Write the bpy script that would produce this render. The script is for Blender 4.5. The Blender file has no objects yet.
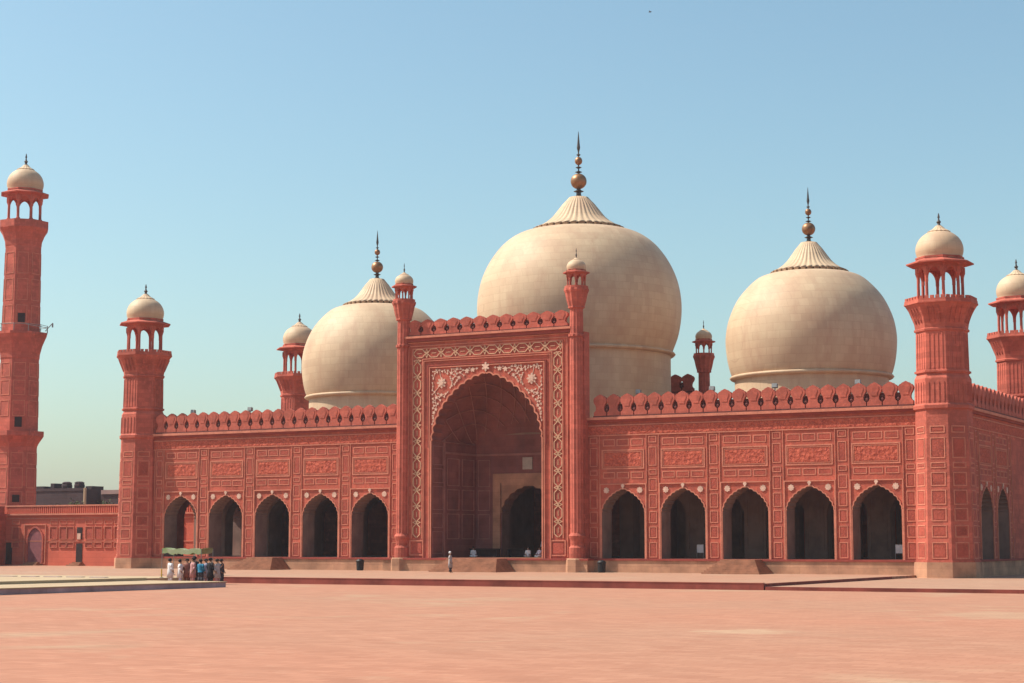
import bpy, bmesh, math, random
from mathutils import Vector, Matrix
PI = math.pi
rnd = random.Random(7)
scene = bpy.context.scene
COL = scene.collection

# ------------------------------------------------------------------ materials
def srgb(r, g, b):
    f = lambda c: (c/255/12.92) if c/255 <= .04045 else ((c/255+.055)/1.055)**2.4
    return (f(r), f(g), f(b), 1)

def mat(name, col, rough=.85, var=.18, scale=.35, bump=.0, bscale=3., courses=None, stain=0., stain_col=None,
        col2=None, fine=0.0, metallic=0., mortar=.8, c2=.82):
    """Stone-like procedural: two-scale mottling, optional ashlar courses, optional vertical weather stains."""
    m = bpy.data.materials.new(name); m.use_nodes = True
    nt = m.node_tree; N = nt.nodes; L = nt.links
    bsdf = N['Principled BSDF']; bsdf.inputs['Roughness'].default_value = rough
    bsdf.inputs['Metallic'].default_value = metallic
    bsdf.inputs['Specular IOR Level'].default_value = .25 if not metallic else .5
    geo = N.new('ShaderNodeNewGeometry')
    def mix(t, a, b, fac):
        x = N.new('ShaderNodeMix'); x.data_type = 'RGBA'; x.blend_type = t
        for i, v in ((0, fac), (6, a), (7, b)):
            if hasattr(v, 'links') or hasattr(v, 'is_linked'): L.new(v, x.inputs[i])
            else: x.inputs[i].default_value = v
        return x.outputs[2]
    def noise(sc, det=5, vec=None, rgh=.6):
        n = N.new('ShaderNodeTexNoise'); n.inputs['Scale'].default_value = sc; n.inputs['Detail'].default_value = det
        n.inputs['Roughness'].default_value = rgh
        L.new(vec or geo.outputs['Position'], n.inputs['Vector']); return n.outputs['Fac']
    def ramp(x, a, b):
        r = N.new('ShaderNodeMapRange'); r.inputs[1].default_value = a; r.inputs[2].default_value = b
        L.new(x, r.inputs[0]); return r.outputs[0]
    c0 = tuple(col[:3])+(1,); c1 = tuple((col2 or [v*(1-var*1.6) for v in col])[:3])+(1,)
    c = mix('MIX', c0, c1, ramp(noise(scale, 6), .35, .68))
    if fine:
        fcol = tuple(min(1, v*(1+fine)) for v in col[:3])+(1,); c = mix('MIX', c, fcol, ramp(noise(scale*9, 4), .5, .75))
    h = None
    if courses:
        bw, bh = courses
        sep = N.new('ShaderNodeSeparateXYZ'); L.new(geo.outputs['Position'], sep.inputs[0])
        add = N.new('ShaderNodeMath'); add.operation = 'ADD'; L.new(sep.outputs[0], add.inputs[0]); L.new(sep.outputs[1], add.inputs[1])
        cmb = N.new('ShaderNodeCombineXYZ'); L.new(add.outputs[0], cmb.inputs[0]); L.new(sep.outputs[2], cmb.inputs[1])
        br = N.new('ShaderNodeTexBrick'); br.inputs['Scale'].default_value = 1; br.inputs['Brick Width'].default_value = bw
        br.inputs['Row Height'].default_value = bh; br.inputs['Mortar Size'].default_value = .02
        br.inputs['Color1'].default_value = (1, 1, 1, 1); br.inputs['Color2'].default_value = (c2+.02, c2, c2, 1)
        br.inputs['Mortar'].default_value = (mortar, mortar*.95, mortar*.95, 1)
        L.new(cmb.outputs[0], br.inputs['Vector']); c = mix('MULTIPLY', c, br.outputs['Color'], 1.0)
    if stain:
        mp = N.new('ShaderNodeMapping'); mp.inputs['Scale'].default_value = (1, 1, .18); L.new(geo.outputs['Position'], mp.inputs[0])
        sm = ramp(noise(.7, 6, mp.outputs[0], .7), .48, .74)
        mm = N.new('ShaderNodeMath'); mm.operation = 'MULTIPLY'; L.new(sm, mm.inputs[0]); mm.inputs[1].default_value = stain
        c = mix('MIX', c, tuple((stain_col or [v*.55 for v in col])[:3])+(1,), mm.outputs[0])
    L.new(c, bsdf.inputs['Base Color'])
    if bump:
        b = N.new('ShaderNodeBump'); b.inputs['Strength'].default_value = bump; b.inputs['Distance'].default_value = .05
        L.new(noise(bscale, 4), b.inputs['Height']); L.new(b.outputs[0], bsdf.inputs['Normal'])
    return m

def carved(name, col, dark):
    m = bpy.data.materials.new(name); m.use_nodes = True
    nt = m.node_tree; N = nt.nodes; L = nt.links; bsdf = N['Principled BSDF']; bsdf.inputs['Roughness'].default_value = .9
    bsdf.inputs['Specular IOR Level'].default_value = .2
    geo = N.new('ShaderNodeNewGeometry')
    v = N.new('ShaderNodeTexVoronoi'); v.inputs['Scale'].default_value = 2.6; v.inputs['Randomness'].default_value = .6
    L.new(geo.outputs['Position'], v.inputs['Vector'])
    n = N.new('ShaderNodeTexNoise'); n.inputs['Scale'].default_value = 4; n.inputs['Detail'].default_value = 5; n.inputs['Distortion'].default_value = 1.5
    L.new(geo.outputs['Position'], n.inputs['Vector'])
    mr = N.new('ShaderNodeMapRange'); mr.inputs[1].default_value = .38; mr.inputs[2].default_value = .62; L.new(n.outputs['Fac'], mr.inputs[0])
    mx = N.new('ShaderNodeMix'); mx.data_type = 'RGBA'; L.new(mr.outputs[0], mx.inputs[0])
    mx.inputs[6].default_value = dark; mx.inputs[7].default_value = col; L.new(mx.outputs[2], bsdf.inputs['Base Color'])
    ad = N.new('ShaderNodeMath'); ad.operation = 'ADD'; L.new(v.outputs['Distance'], ad.inputs[0]); L.new(n.outputs['Fac'], ad.inputs[1])
    b = N.new('ShaderNodeBump'); b.inputs['Strength'].default_value = .8; b.inputs['Distance'].default_value = .12
    L.new(ad.outputs[0], b.inputs['Height']); L.new(b.outputs[0], bsdf.inputs['Normal'])
    return m

SAND = (.56, .124, .076); PINK = (.60, .21, .135)
M = {}
M['red'] = mat('red_sandstone', SAND, var=.22, scale=.22, bump=.35, bscale=5, courses=(1.5, .42), c2=.72, stain=.7, stain_col=(.27, .07, .055), fine=.18)
M['red_tower'] = mat('red_sandstone_tower', (.55, .13, .086), var=.2, scale=.35, bump=.3, bscale=5, courses=(.9, .42), c2=.74, stain=.6, stain_col=(.30, .085, .06), fine=.15)
M['niche_trim'] = mat('niche_trim', (.42, .18, .15), var=.2, scale=1)
M['niche'] = mat('dull_painted_stone', (.34, .12, .10), var=.25, scale=.5, courses=(1.5, .6), stain=.5, stain_col=(.17, .09, .09))  # sandstone with dull greyish paint, darker than the facade stone
M['boundary'] = mat('smooth_red_wall', (.62, .14, .085), var=.12, scale=.3, bump=.2, courses=(1.8, .5), c2=.9, stain=.3, stain_col=(.42, .095, .07))
M['trim'] = mat('pink_trim', PINK, var=.2, scale=1.2, bump=.2, bscale=6, fine=.1)
M['gap_dark'] = mat('dark_gap_stone', (.16, .045, .038), var=.3, scale=1.5)  # shade of the merlon gaps put into the colour of backing and vases
M['dark_red'] = mat('dark_red_moulding', (.33, .062, .045), var=.2, scale=.8, bump=.3)
M['carved'] = carved('carved_red_panel', (.54, .12, .07, 1), (.34, .065, .042, 1))
M['panel'] = mat('inset_red_panel', (.42, .085, .055), var=.25, scale=.8, bump=.5, bscale=6, fine=.15)
M['tan'] = mat('tan_plinth_stone', (.60, .31, .185), var=.3, scale=.5, bump=.3, courses=(1.6, .6), stain=.55, stain_col=(.36, .16, .11))
M['marble'] = mat('weathered_cream_marble', (.58, .43, .28), rough=.6, var=.12, scale=.3, bump=.1, bscale=1.2, courses=(1.1, .7), mortar=.84, c2=.88,
                  stain=.65, stain_col=(.42, .25, .165), col2=(.52, .35, .225))  # runoff stains; their pinkish tint also paints in warm shade and bounce
M['cream'] = mat('cream_inlay', (.66, .40, .25), var=.2, scale=2, fine=.1)
M['white_inlay'] = mat('white_inlay', (.72, .46, .35), var=.2, scale=3)
M['rim'] = mat('brown_weathered_rim', (.36, .21, .12), var=.3, scale=3)
M['copper'] = mat('gilded_copper', (.34, .16, .07), rough=.45, metallic=.5, var=.3, scale=2)
M['bronze'] = mat('dark_bronze', (.075, .06, .055), rough=.5, metallic=.4, var=.3, scale=2)
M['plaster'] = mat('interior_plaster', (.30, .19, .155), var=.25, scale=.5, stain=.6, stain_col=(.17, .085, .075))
M['floor'] = mat('interior_floor', (.25, .14, .11), var=.2, scale=1)
M['roof'] = mat('roof_plaster', (.32, .2, .15), var=.25, scale=.4)
M['stair'] = mat('worn_red_stair', (.40, .18, .105), var=.25, scale=1.5, bump=.2)
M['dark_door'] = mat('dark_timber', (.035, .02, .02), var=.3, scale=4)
M['purple_door'] = mat('faded_purple_door', (.30, .10, .11), var=.2, scale=2)
M['black'] = mat('black_plastic', (.015, .015, .017), rough=.5, var=.2, scale=5)
M['metal'] = mat('grey_metal', (.22, .22, .22), rough=.5, var=.2, scale=5, metallic=.3)
M['pale_sign'] = mat('pale_plaque', (.5, .42, .34), var=.15, scale=3)
M['board'] = mat('pale_notice_board', (.42, .44, .46), var=.1, scale=3)
M['green_cloth'] = mat('green_shade_cloth', (.15, .21, .075), var=.35, scale=.9, col2=(.30, .29, .20))
M['yellow'] = mat('yellow_paint', (.6, .35, .05), var=.15, scale=4)
M['far_wall'] = mat('dark_far_masonry', (.062, .036, .040), var=.25, scale=.25, courses=(3, 1))
M['far_pale'] = mat('pale_far_masonry', (.30, .2, .18), var=.2, scale=.3)
M['bark'] = mat('bark', (.1, .07, .05), var=.3, scale=4)
M['leaf'] = mat('leaf', (.085, .11, .035), var=.4, scale=1.5, fine=.4)
M['tank'] = mat('mauve_tank_stone', (.52, .36, .37), var=.3, scale=.5, bump=.2, stain=.5, stain_col=(.38, .24, .26), courses=(2.2, .7))
M['tank_top'] = mat('cream_tank_marble', (.44, .33, .20), var=.2, scale=.35, col2=(.37, .25, .155))
M['kerb'] = mat('red_kerb_stone', (.30, .07, .05), var=.3, scale=.5, courses=(1.8, .9))
M['kerb_top'] = mat('pink_kerb_top', (.42, .15, .105), var=.2, scale=.5)

def ground_mat(name, a, b, c, patches=()):
    m = bpy.data.materials.new(name); m.use_nodes = True
    nt = m.node_tree; N = nt.nodes; L = nt.links; bsdf = N['Principled BSDF']; bsdf.inputs['Roughness'].default_value = .9
    bsdf.inputs['Specular IOR Level'].default_value = .15
    geo = N.new('ShaderNodeNewGeometry'); pos = geo.outputs['Position']
    def noise(sc, det, vs=(1, 1, 1), dist=0):
        mp = N.new('ShaderNodeMapping'); mp.inputs['Scale'].default_value = vs; L.new(pos, mp.inputs[0])
        n = N.new('ShaderNodeTexNoise'); n.inputs['Scale'].default_value = sc; n.inputs['Detail'].default_value = det
        n.inputs['Distortion'].default_value = dist
        L.new(mp.outputs[0], n.inputs['Vector']); return n.outputs['Fac']
    def ramp(x, lo, hi):
        r = N.new('ShaderNodeMapRange'); r.inputs[1].default_value = lo; r.inputs[2].default_value = hi; L.new(x, r.inputs[0]); return r.outputs[0]
    def mix(x, y, f, t='MIX'):
        k = N.new('ShaderNodeMix'); k.data_type = 'RGBA'; k.blend_type = t
        for i, v in ((0, f), (6, x), (7, y)):
            if isinstance(v, (int, float, tuple)): k.inputs[i].default_value = v
            else: L.new(v, k.inputs[i])
        return k.outputs[2]
    col = mix(a, b, ramp(noise(.045, 5), .38, .62))
    col = mix(col, c, ramp(noise(.11, 6, (1, 1, 1), .6), .60, .72))
    col = mix(col, tuple(v*.88 for v in a[:3])+(1,), ramp(noise(.6, 6), .5, .8))
    col = mix(col, tuple(min(1, v*1.18) for v in b[:3])+(1,), ramp(noise(1.9, 4), .58, .8))
    for (cx, cy, rad, cc) in patches:
        mp = N.new('ShaderNodeMapping'); mp.vector_type = 'POINT'; mp.inputs['Location'].default_value = (-cx, -cy, 0); L.new(pos, mp.inputs[0])
        ln = N.new('ShaderNodeVectorMath'); ln.operation = 'LENGTH'; fl2 = N.new('ShaderNodeVectorMath'); fl2.operation = 'MULTIPLY'; fl2.inputs[1].default_value = (1, 1, 0)
        L.new(mp.outputs[0], fl2.inputs[0]); L.new(fl2.outputs[0], ln.inputs[0])
        nz = noise(.9, 4); ad = N.new('ShaderNodeMath'); ad.operation = 'MULTIPLY_ADD'; ad.inputs[1].default_value = rad*1.6; L.new(nz, ad.inputs[0]); L.new(ln.outputs['Value'], ad.inputs[2])
        col = mix(col, cc, ramp(ad.outputs[0], rad*1.75, rad*1.35))
    # laid brick: slightly uneven courses of tone
    br = N.new('ShaderNodeTexBrick'); br.inputs['Scale'].default_value = 1; br.inputs['Brick Width'].default_value = .9
    br.inputs['Row Height'].default_value = .45; br.inputs['Mortar Size'].default_value = .018
    br.inputs['Color1'].default_value = (1, 1, 1, 1); br.inputs['Color2'].default_value = (.84, .80, .79, 1); br.inputs['Mortar'].default_value = (.75, .7, .66, 1)
    L.new(pos, br.inputs['Vector']); col = mix(col, br.outputs['Color'], .8, 'MULTIPLY')
    L.new(col, bsdf.inputs['Base Color'])
    bp = N.new('ShaderNodeBump'); bp.inputs['Strength'].default_value = .35; bp.inputs['Distance'].default_value = .03
    L.new(noise(4, 5), bp.inputs['Height']); L.new(bp.outputs[0], bsdf.inputs['Normal'])
    return m
M['court'] = ground_mat('courtyard_brick', (.42, .192, .122, 1), (.39, .20, .13, 1), (.405, .255, .165, 1), [(55.3, -81.5, 2.0, (.44, .27, .175, 1)), (60.5, -64.0, 5.0, (.41, .24, .155, 1))])
M['terrace'] = ground_mat('terrace_paving', (.385, .23, .155, 1), (.395, .21, .14, 1), (.41, .265, .185, 1))

def cloth(name, rgb): return mat(name, rgb, var=.15, scale=6, rough=.9)
M['skin'] = cloth('skin', (.30, .16, .10)); M['hair'] = cloth('black_hair', (.015, .012, .012))
CL = {'white': cloth('white_cotton', (.72, .68, .68)), 'lilac': cloth('pale_lilac_cotton', (.58, .50, .60)), 'blue': cloth('teal_blue_cloth', (.02, .16, .27)),
      'black': cloth('black_cloth', (.02, .018, .022)), 'brown': cloth('red_brown_cloth', (.26, .10, .075)), 'rose': cloth('dusty_rose_cloth', (.48, .24, .23)),
      'dark': cloth('dark_trousers', (.045, .04, .05)), 'grey': cloth('grey_cotton', (.38, .33, .33))}

# ------------------------------------------------------------------ helpers
def link(name, bm, m, parent=None, smooth=False, recalc=True):
    if recalc: bmesh.ops.recalc_face_normals(bm, faces=bm.faces[:])
    me = bpy.data.meshes.new(name); bm.to_mesh(me); bm.free()
    if smooth:
        for p in me.polygons: p.use_smooth = True
    if not isinstance(m, (list, tuple)): m = [m]
    for k in m: me.materials.append(k)
    o = bpy.data.objects.new(name, me); COL.objects.link(o); o.parent = parent
    return o
def empty(name, loc=(0, 0, 0), parent=None, rz=0):
    o = bpy.data.objects.new(name, None); COL.objects.link(o); o.location = loc; o.rotation_euler.z = rz; o.parent = parent
    o.empty_display_size = .5; return o
def tag(o, label=None, cat=None, group=None, kind=None):
    for k, v in (('label', label), ('category', cat), ('group', group), ('kind', kind)):
        if v: o[k] = v
    return o
def struct(name, bm, m): return tag(link(name, bm, m), kind='structure')
def join_into(o, parts):
    base = bmesh.new(); base.from_mesh(o.data)
    for b, m in parts:
        bmesh.ops.recalc_face_normals(b, faces=b.faces[:]); o.data.materials.append(m); k = len(o.data.materials)-1
        me = bpy.data.meshes.new('t'); 
        for f in b.faces: f.material_index = k
        b.to_mesh(me); b.free(); base.from_mesh(me); bpy.data.meshes.remove(me)
    base.to_mesh(o.data); base.free()
def copy_tree(o, parent=None):
    c = o.copy(); COL.objects.link(c); c.parent = parent
    for ch in list(o.children): copy_tree(ch, c)
    return c
def hexa(bm, pts, mi=0):
    """pts: 8 points, bottom ring then top ring."""
    v = [bm.verts.new(p) for p in pts]
    for q in ((0, 1, 2, 3), (4, 5, 6, 7), (0, 1, 5, 4), (1, 2, 6, 5), (2, 3, 7, 6), (3, 0, 4, 7)):
        f = bm.faces.new([v[i] for i in q]); f.material_index = mi
def box(bm, x0, x1, y0, y1, z0, z1, T=None, mi=0):
    T = T or (lambda a, b, c: (a, b, c))
    hexa(bm, [T(x0, y0, z0), T(x1, y0, z0), T(x1, y1, z0), T(x0, y1, z0), T(x0, y0, z1), T(x1, y0, z1), T(x1, y1, z1), T(x0, y1, z1)], mi)
def frame(bm, u0, u1, z0, z1, T, t=.09, d=.05, d0=-.02):
    box(bm, u0, u1, d0, d, z1-t, z1, T); box(bm, u0, u1, d0, d, z0, z0+t, T)
    box(bm, u0, u0+t, d0, d, z0+t, z1-t, T); box(bm, u1-t, u1, d0, d, z0+t, z1-t, T)
def lathe(bm, prof, segs=32, c=(0, 0, 0), rot=0, flute=None, mi=0, cap=True):
    rings = []
    for r, z in prof:
        ring = []
        for i in range(segs):
            a = rot + 2*PI*i/segs; rr = r
            if flute: rr = r*(1+flute[1]*abs(math.cos(flute[0]*a/2))-flute[1]*.5)
            ring.append(bm.verts.new((c[0]+rr*math.cos(a), c[1]+rr*math.sin(a), c[2]+z)))
        rings.append(ring)
    for a, b in zip(rings, rings[1:]):
        for i in range(segs):
            j = (i+1) % segs; f = bm.faces.new((a[i], a[j], b[j], b[i])); f.material_index = mi
    if cap:
        f = bm.faces.new(rings[0]); f.material_index = mi
        f = bm.faces.new(rings[-1]); f.material_index = mi
def bar(bm, a, b, r, segs=6):
    a, b = Vector(a), Vector(b); d = (b-a).normalized(); u = d.orthogonal().normalized(); w = d.cross(u)
    A = [bm.verts.new(a+(u*math.cos(t)+w*math.sin(t))*r) for t in [2*PI*i/segs for i in range(segs)]]
    B = [bm.verts.new(b+(u*math.cos(t)+w*math.sin(t))*r) for t in [2*PI*i/segs for i in range(segs)]]
    for i in range(segs): j = (i+1) % segs; bm.faces.new((A[i], A[j], B[j], B[i]))
    bm.faces.new(A); bm.faces.new(B)
def strip(bm, a, b, w, T, d0, d1):
    """a straight inlay strip between 2 wall points (u,z)."""
    ax, az = a; bx, bz = b; L = math.hypot(bx-ax, bz-az) or 1; nx, nz = -(bz-az)/L*w/2, (bx-ax)/L*w/2
    q = [(ax+nx, az+nz), (bx+nx, bz+nz), (bx-nx, bz-nz), (ax-nx, az-nz)]
    hexa(bm, [T(x, d0, z) for x, z in q]+[T(x, d1, z) for x, z in q])
def flower(bm, u, z, r, T, d0, d1, n=6, k=.45, rot=0):
    pts = []
    for i in range(n*4):
        a = rot+2*PI*i/(n*4); rr = r*(k+(1-k)*abs(math.cos(n*(a-rot)/2)))
        pts.append((u+rr*math.cos(a), z+rr*math.sin(a)))
    A = [bm.verts.new(T(x, d0, y)) for x, y in pts]; B = [bm.verts.new(T(x, d1, y)) for x, y in pts]
    bm.faces.new(B)
    for i in range(len(pts)): j = (i+1) % len(pts); bm.faces.new((A[i], A[j], B[j], B[i]))

def arch_pts(hw, zb, zs, zt, n=28, lobes=0, dep=0., e_=.62):
    """half outline from (0..) : left foot up to the apex, then mirrored to the right foot (u, z)."""
    L = [(-hw, zb), (-hw, zb+(zs-zb)*.5), (-hw, zs)]
    H = zt-zs
    pts = []
    for i in range(1, n+1):
        s = i/n; t = math.sin(s*PI/2)**1.0
        x = (max(0, 1-t**1.9))**e_
        pts.append([-hw*x, zs+H*t])
    if lobes:
        # arc length param -> scallops pushed outwards between cusps
        P = [(-hw, zs)]+[tuple(p) for p in pts]; acc = [0]
        for a, b in zip(P, P[1:]): acc.append(acc[-1]+math.hypot(b[0]-a[0], b[1]-a[1]))
        N = lobes*8; out = []
        for k in range(1, N+1):
            s = acc[-1]*k/N
            j = max(i for i in range(len(acc)) if acc[i] <= s+1e-9); j = min(j, len(P)-2)
            f = (s-acc[j])/(acc[j+1]-acc[j]); x = P[j][0]+(P[j+1][0]-P[j][0])*f; z = P[j][1]+(P[j+1][1]-P[j][1])*f
            dx, dz = P[j+1][0]-P[j][0], P[j+1][1]-P[j][1]; l = math.hypot(dx, dz)
            nx, nz = -dz/l, dx/l
            e = dep*(1-abs(math.sin(PI*k/8)))      # cusps point inwards
            out.append([x-nx*e, z-nz*e])
        out[-1] = [0, zt]; pts = out
    L += [tuple(p) for p in pts]
    return L + [(-x, z) for x, z in reversed(L[:-1])]
def resample_rect(n, L, hw, z0, z1, zsp):
    pass
def wall_bay(bm, cu, hw, z0, z1, arch, d0, d1, T, mi=0, jamb_mi=None):
    """solid wall bay of half width hw around centre cu with the arch outline cut through, from depth d0 (front) to d1 (back)."""
    n = len(arch); mid = n//2
    zs = arch[2][1]
    # outer path
    outer = []
    left = arch[:mid+1]
    acc = [0]
    for a, b in zip(left[2:], left[3:]): acc.append(acc[-1]+math.hypot(b[0]-a[0], b[1]-a[1]))
    tot = (z1-zs)+hw
    for i, (x, z) in enumerate(left):
        if i <= 2: outer.append((-hw, max(z, z0)))
        else:
            s = acc[i-2]/acc[-1]*tot
            outer.append((-hw, zs+s) if s <= z1-zs else (-hw+(s-(z1-zs)), z1))
    # make one sample sit exactly in the corner
    k = min(range(3, len(outer)), key=lambda i: math.hypot(outer[i][0]+hw, outer[i][1]-z1)); outer[k] = (-hw, z1)
    outer += [(-x, z) for x, z in reversed(outer[:-1])]
    V = {}
    for key, P, d in (('af', arch, d0), ('of', outer, d0), ('ab', arch, d1), ('ob', outer, d1)):
        V[key] = [bm.verts.new(T(cu+x, d, z)) for x, z in P]
    def q(a, b, c, e, m=mi):
        f = bm.faces.new((a, b, c, e)); f.material_index = m
    for i in range(n-1):
        q(V['of'][i], V['of'][i+1], V['af'][i+1], V['af'][i])
        q(V['ob'][i], V['ab'][i], V['ab'][i+1], V['ob'][i+1])
        q(V['af'][i], V['af'][i+1], V['ab'][i+1], V['ab'][i], mi if jamb_mi is None else jamb_mi)
        q(V['of'][i], V['ob'][i], V['ob'][i+1], V['of'][i+1])
def arch_band(bm, cu, arch, w, T, d0, d1, zmin=None):
    """raised moulding following an arch outline on its outer side."""
    P = [p for p in arch]; n = len(P); off = []
    for i in range(n):
        a = P[max(0, i-1)]; b = P[min(n-1, i+1)]; dx, dz = b[0]-a[0], b[1]-a[1]; l = math.hypot(dx, dz) or 1
        off.append((P[i][0]-dz/l*w, P[i][1]+dx/l*w))
    for i in range(n-1):
        q = [P[i], P[i+1], off[i+1], off[i]]
        hexa(bm, [T(cu+x, d0, z) for x, z in q]+[T(cu+x, d1, z) for x, z in q])

# ------------------------------------------------------------------ world, sun, camera
AZ = math.radians(70); EL = math.radians(50)
sdir = Vector((-math.sin(AZ)*math.cos(EL), -math.cos(AZ)*math.cos(EL), math.sin(EL)))   # towards the sun
w = bpy.data.worlds.new('World'); scene.world = w; w.use_nodes = True
nt = w.node_tree; bg = nt.nodes['Background']
sky = nt.nodes.new('ShaderNodeTexSky'); sky.sky_type = 'NISHITA'; sky.sun_disc = False
sky.sun_elevation = EL; sky.sun_rotation = math.atan2(sdir.x, sdir.y)
sky.altitude = 200; sky.air_density = 1.1; sky.dust_density = 2.5; sky.ozone_density = 1.0
tint = nt.nodes.new('ShaderNodeMix'); tint.data_type = 'RGBA'; tint.blend_type = 'MULTIPLY'; tint.inputs[0].default_value = 1
tint.inputs[7].default_value = (.895, 1.065, .995, 1)
nt.links.new(sky.outputs[0], tint.inputs[6]); nt.links.new(tint.outputs[2], bg.inputs[0]); bg.inputs[1].default_value = .122
sun = bpy.data.lights.new('sun', 'SUN'); sun.energy = 5.0; sun.angle = math.radians(.5); sun.color = (1, .93, .82)
so = bpy.data.objects.new('sun', sun); COL.objects.link(so); so.rotation_euler = sdir.to_track_quat('Z', 'Y').to_euler(); so.location = (-60, -60, 90)
cam = bpy.data.cameras.new('camera'); cam.lens = 62.35; cam.sensor_width = 36; cam.clip_end = 6000; cam.clip_start = .5
co = bpy.data.objects.new('camera', cam); COL.objects.link(co); co.location = (76.8261, -136.1325, 2.5616)
co.rotation_euler = (PI/2+.1131, 0, .5024); scene.camera = co
scene.view_settings.view_transform = 'Standard'; scene.view_settings.look = 'None'
scene.view_settings.exposure = .42; scene.view_settings.gamma = 1
scene.render.engine = 'CYCLES'; scene.cycles.max_bounces = 8; scene.cycles.diffuse_bounces = 5

# ------------------------------------------------------------------ ground
GT, GC = .10, -.30       # terrace level, courtyard level
bm = bmesh.new(); box(bm, -1500, 1500, -900, 2500, GC-1, GC); struct('courtyard_ground', bm, M['court'])
bm = bmesh.new(); box(bm, -67.9, 37.8, -32.9, 70, GC-.2, GT); struct('terrace', bm, M['terrace'])
bm = bmesh.new(); box(bm, 37.8, 110, -32.9, 70, GC-.2, -.09); struct('terrace_lower_step', bm, M['terrace'])
bm = bmesh.new(); box(bm, 37.8, 37.86, -32.9, -7, -.3, GT+.006); struct('terrace_edge_kerb', bm, M['kerb'])
bm = bmesh.new(); box(bm, -5.4, 37.8, -33.3, -32.9, GC-.2, GT+.005); struct('kerb', bm, [M['kerb']])
bm = bmesh.new(); box(bm, -5.4, 37.75, -33.32, -33.0, GT+.008, GT+.05); struct('kerb_coping', bm, M['kerb_top'])
bm = bmesh.new(); box(bm, 37.9, 110, -33.3, -32.9, GC-.2, -.085); struct('lower_kerb', bm, M['kerb'])

# ------------------------------------------------------------------ mosque
P_ = 5.4852; G_ = 12.7366; W = 41.2; BACK = 27.0; TOP = 13.0; PL = 1.25
mosque = empty('mosque', (0, 0, 0))
tag(mosque, 'red sandstone mosque with three cream onion domes, arcaded wings and a tall central portal', 'mosque')
TF = lambda u, d, z: (u, -d, z)
TR = lambda u, d, z: (W+d, u, z)
TL = lambda u, d, z: (-W-d, u, z)
TP = lambda u, d, z: (u, -1-d, z)          # portal plane

# plinth
bm = bmesh.new()
box(bm, -W-.25, W+.25, -.35, BACK+.4, GC-.3, PL-.16)
box(bm, -10.2, 10.2, -1.75, -.36, GC-.3, PL-.16)
link('plinth', bm, M['tan'], mosque)
bm = bmesh.new()
box(bm, -W-.33, W+.33, -.43, BACK+.5, PL-.157, PL)
box(bm, -10.3, 10.3, -1.85, -.44, PL-.157, PL)
link('plinth_moulding', bm, M['dark_red'], mosque)  # moulding coloured dark red to paint the shadow line along the plinth top
bm = bmesh.new(); box(bm, -W+.6, W-.6, .9, BACK-.6, PL, PL+.012); link('interior_floor', bm, M['floor'], mosque)

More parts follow.
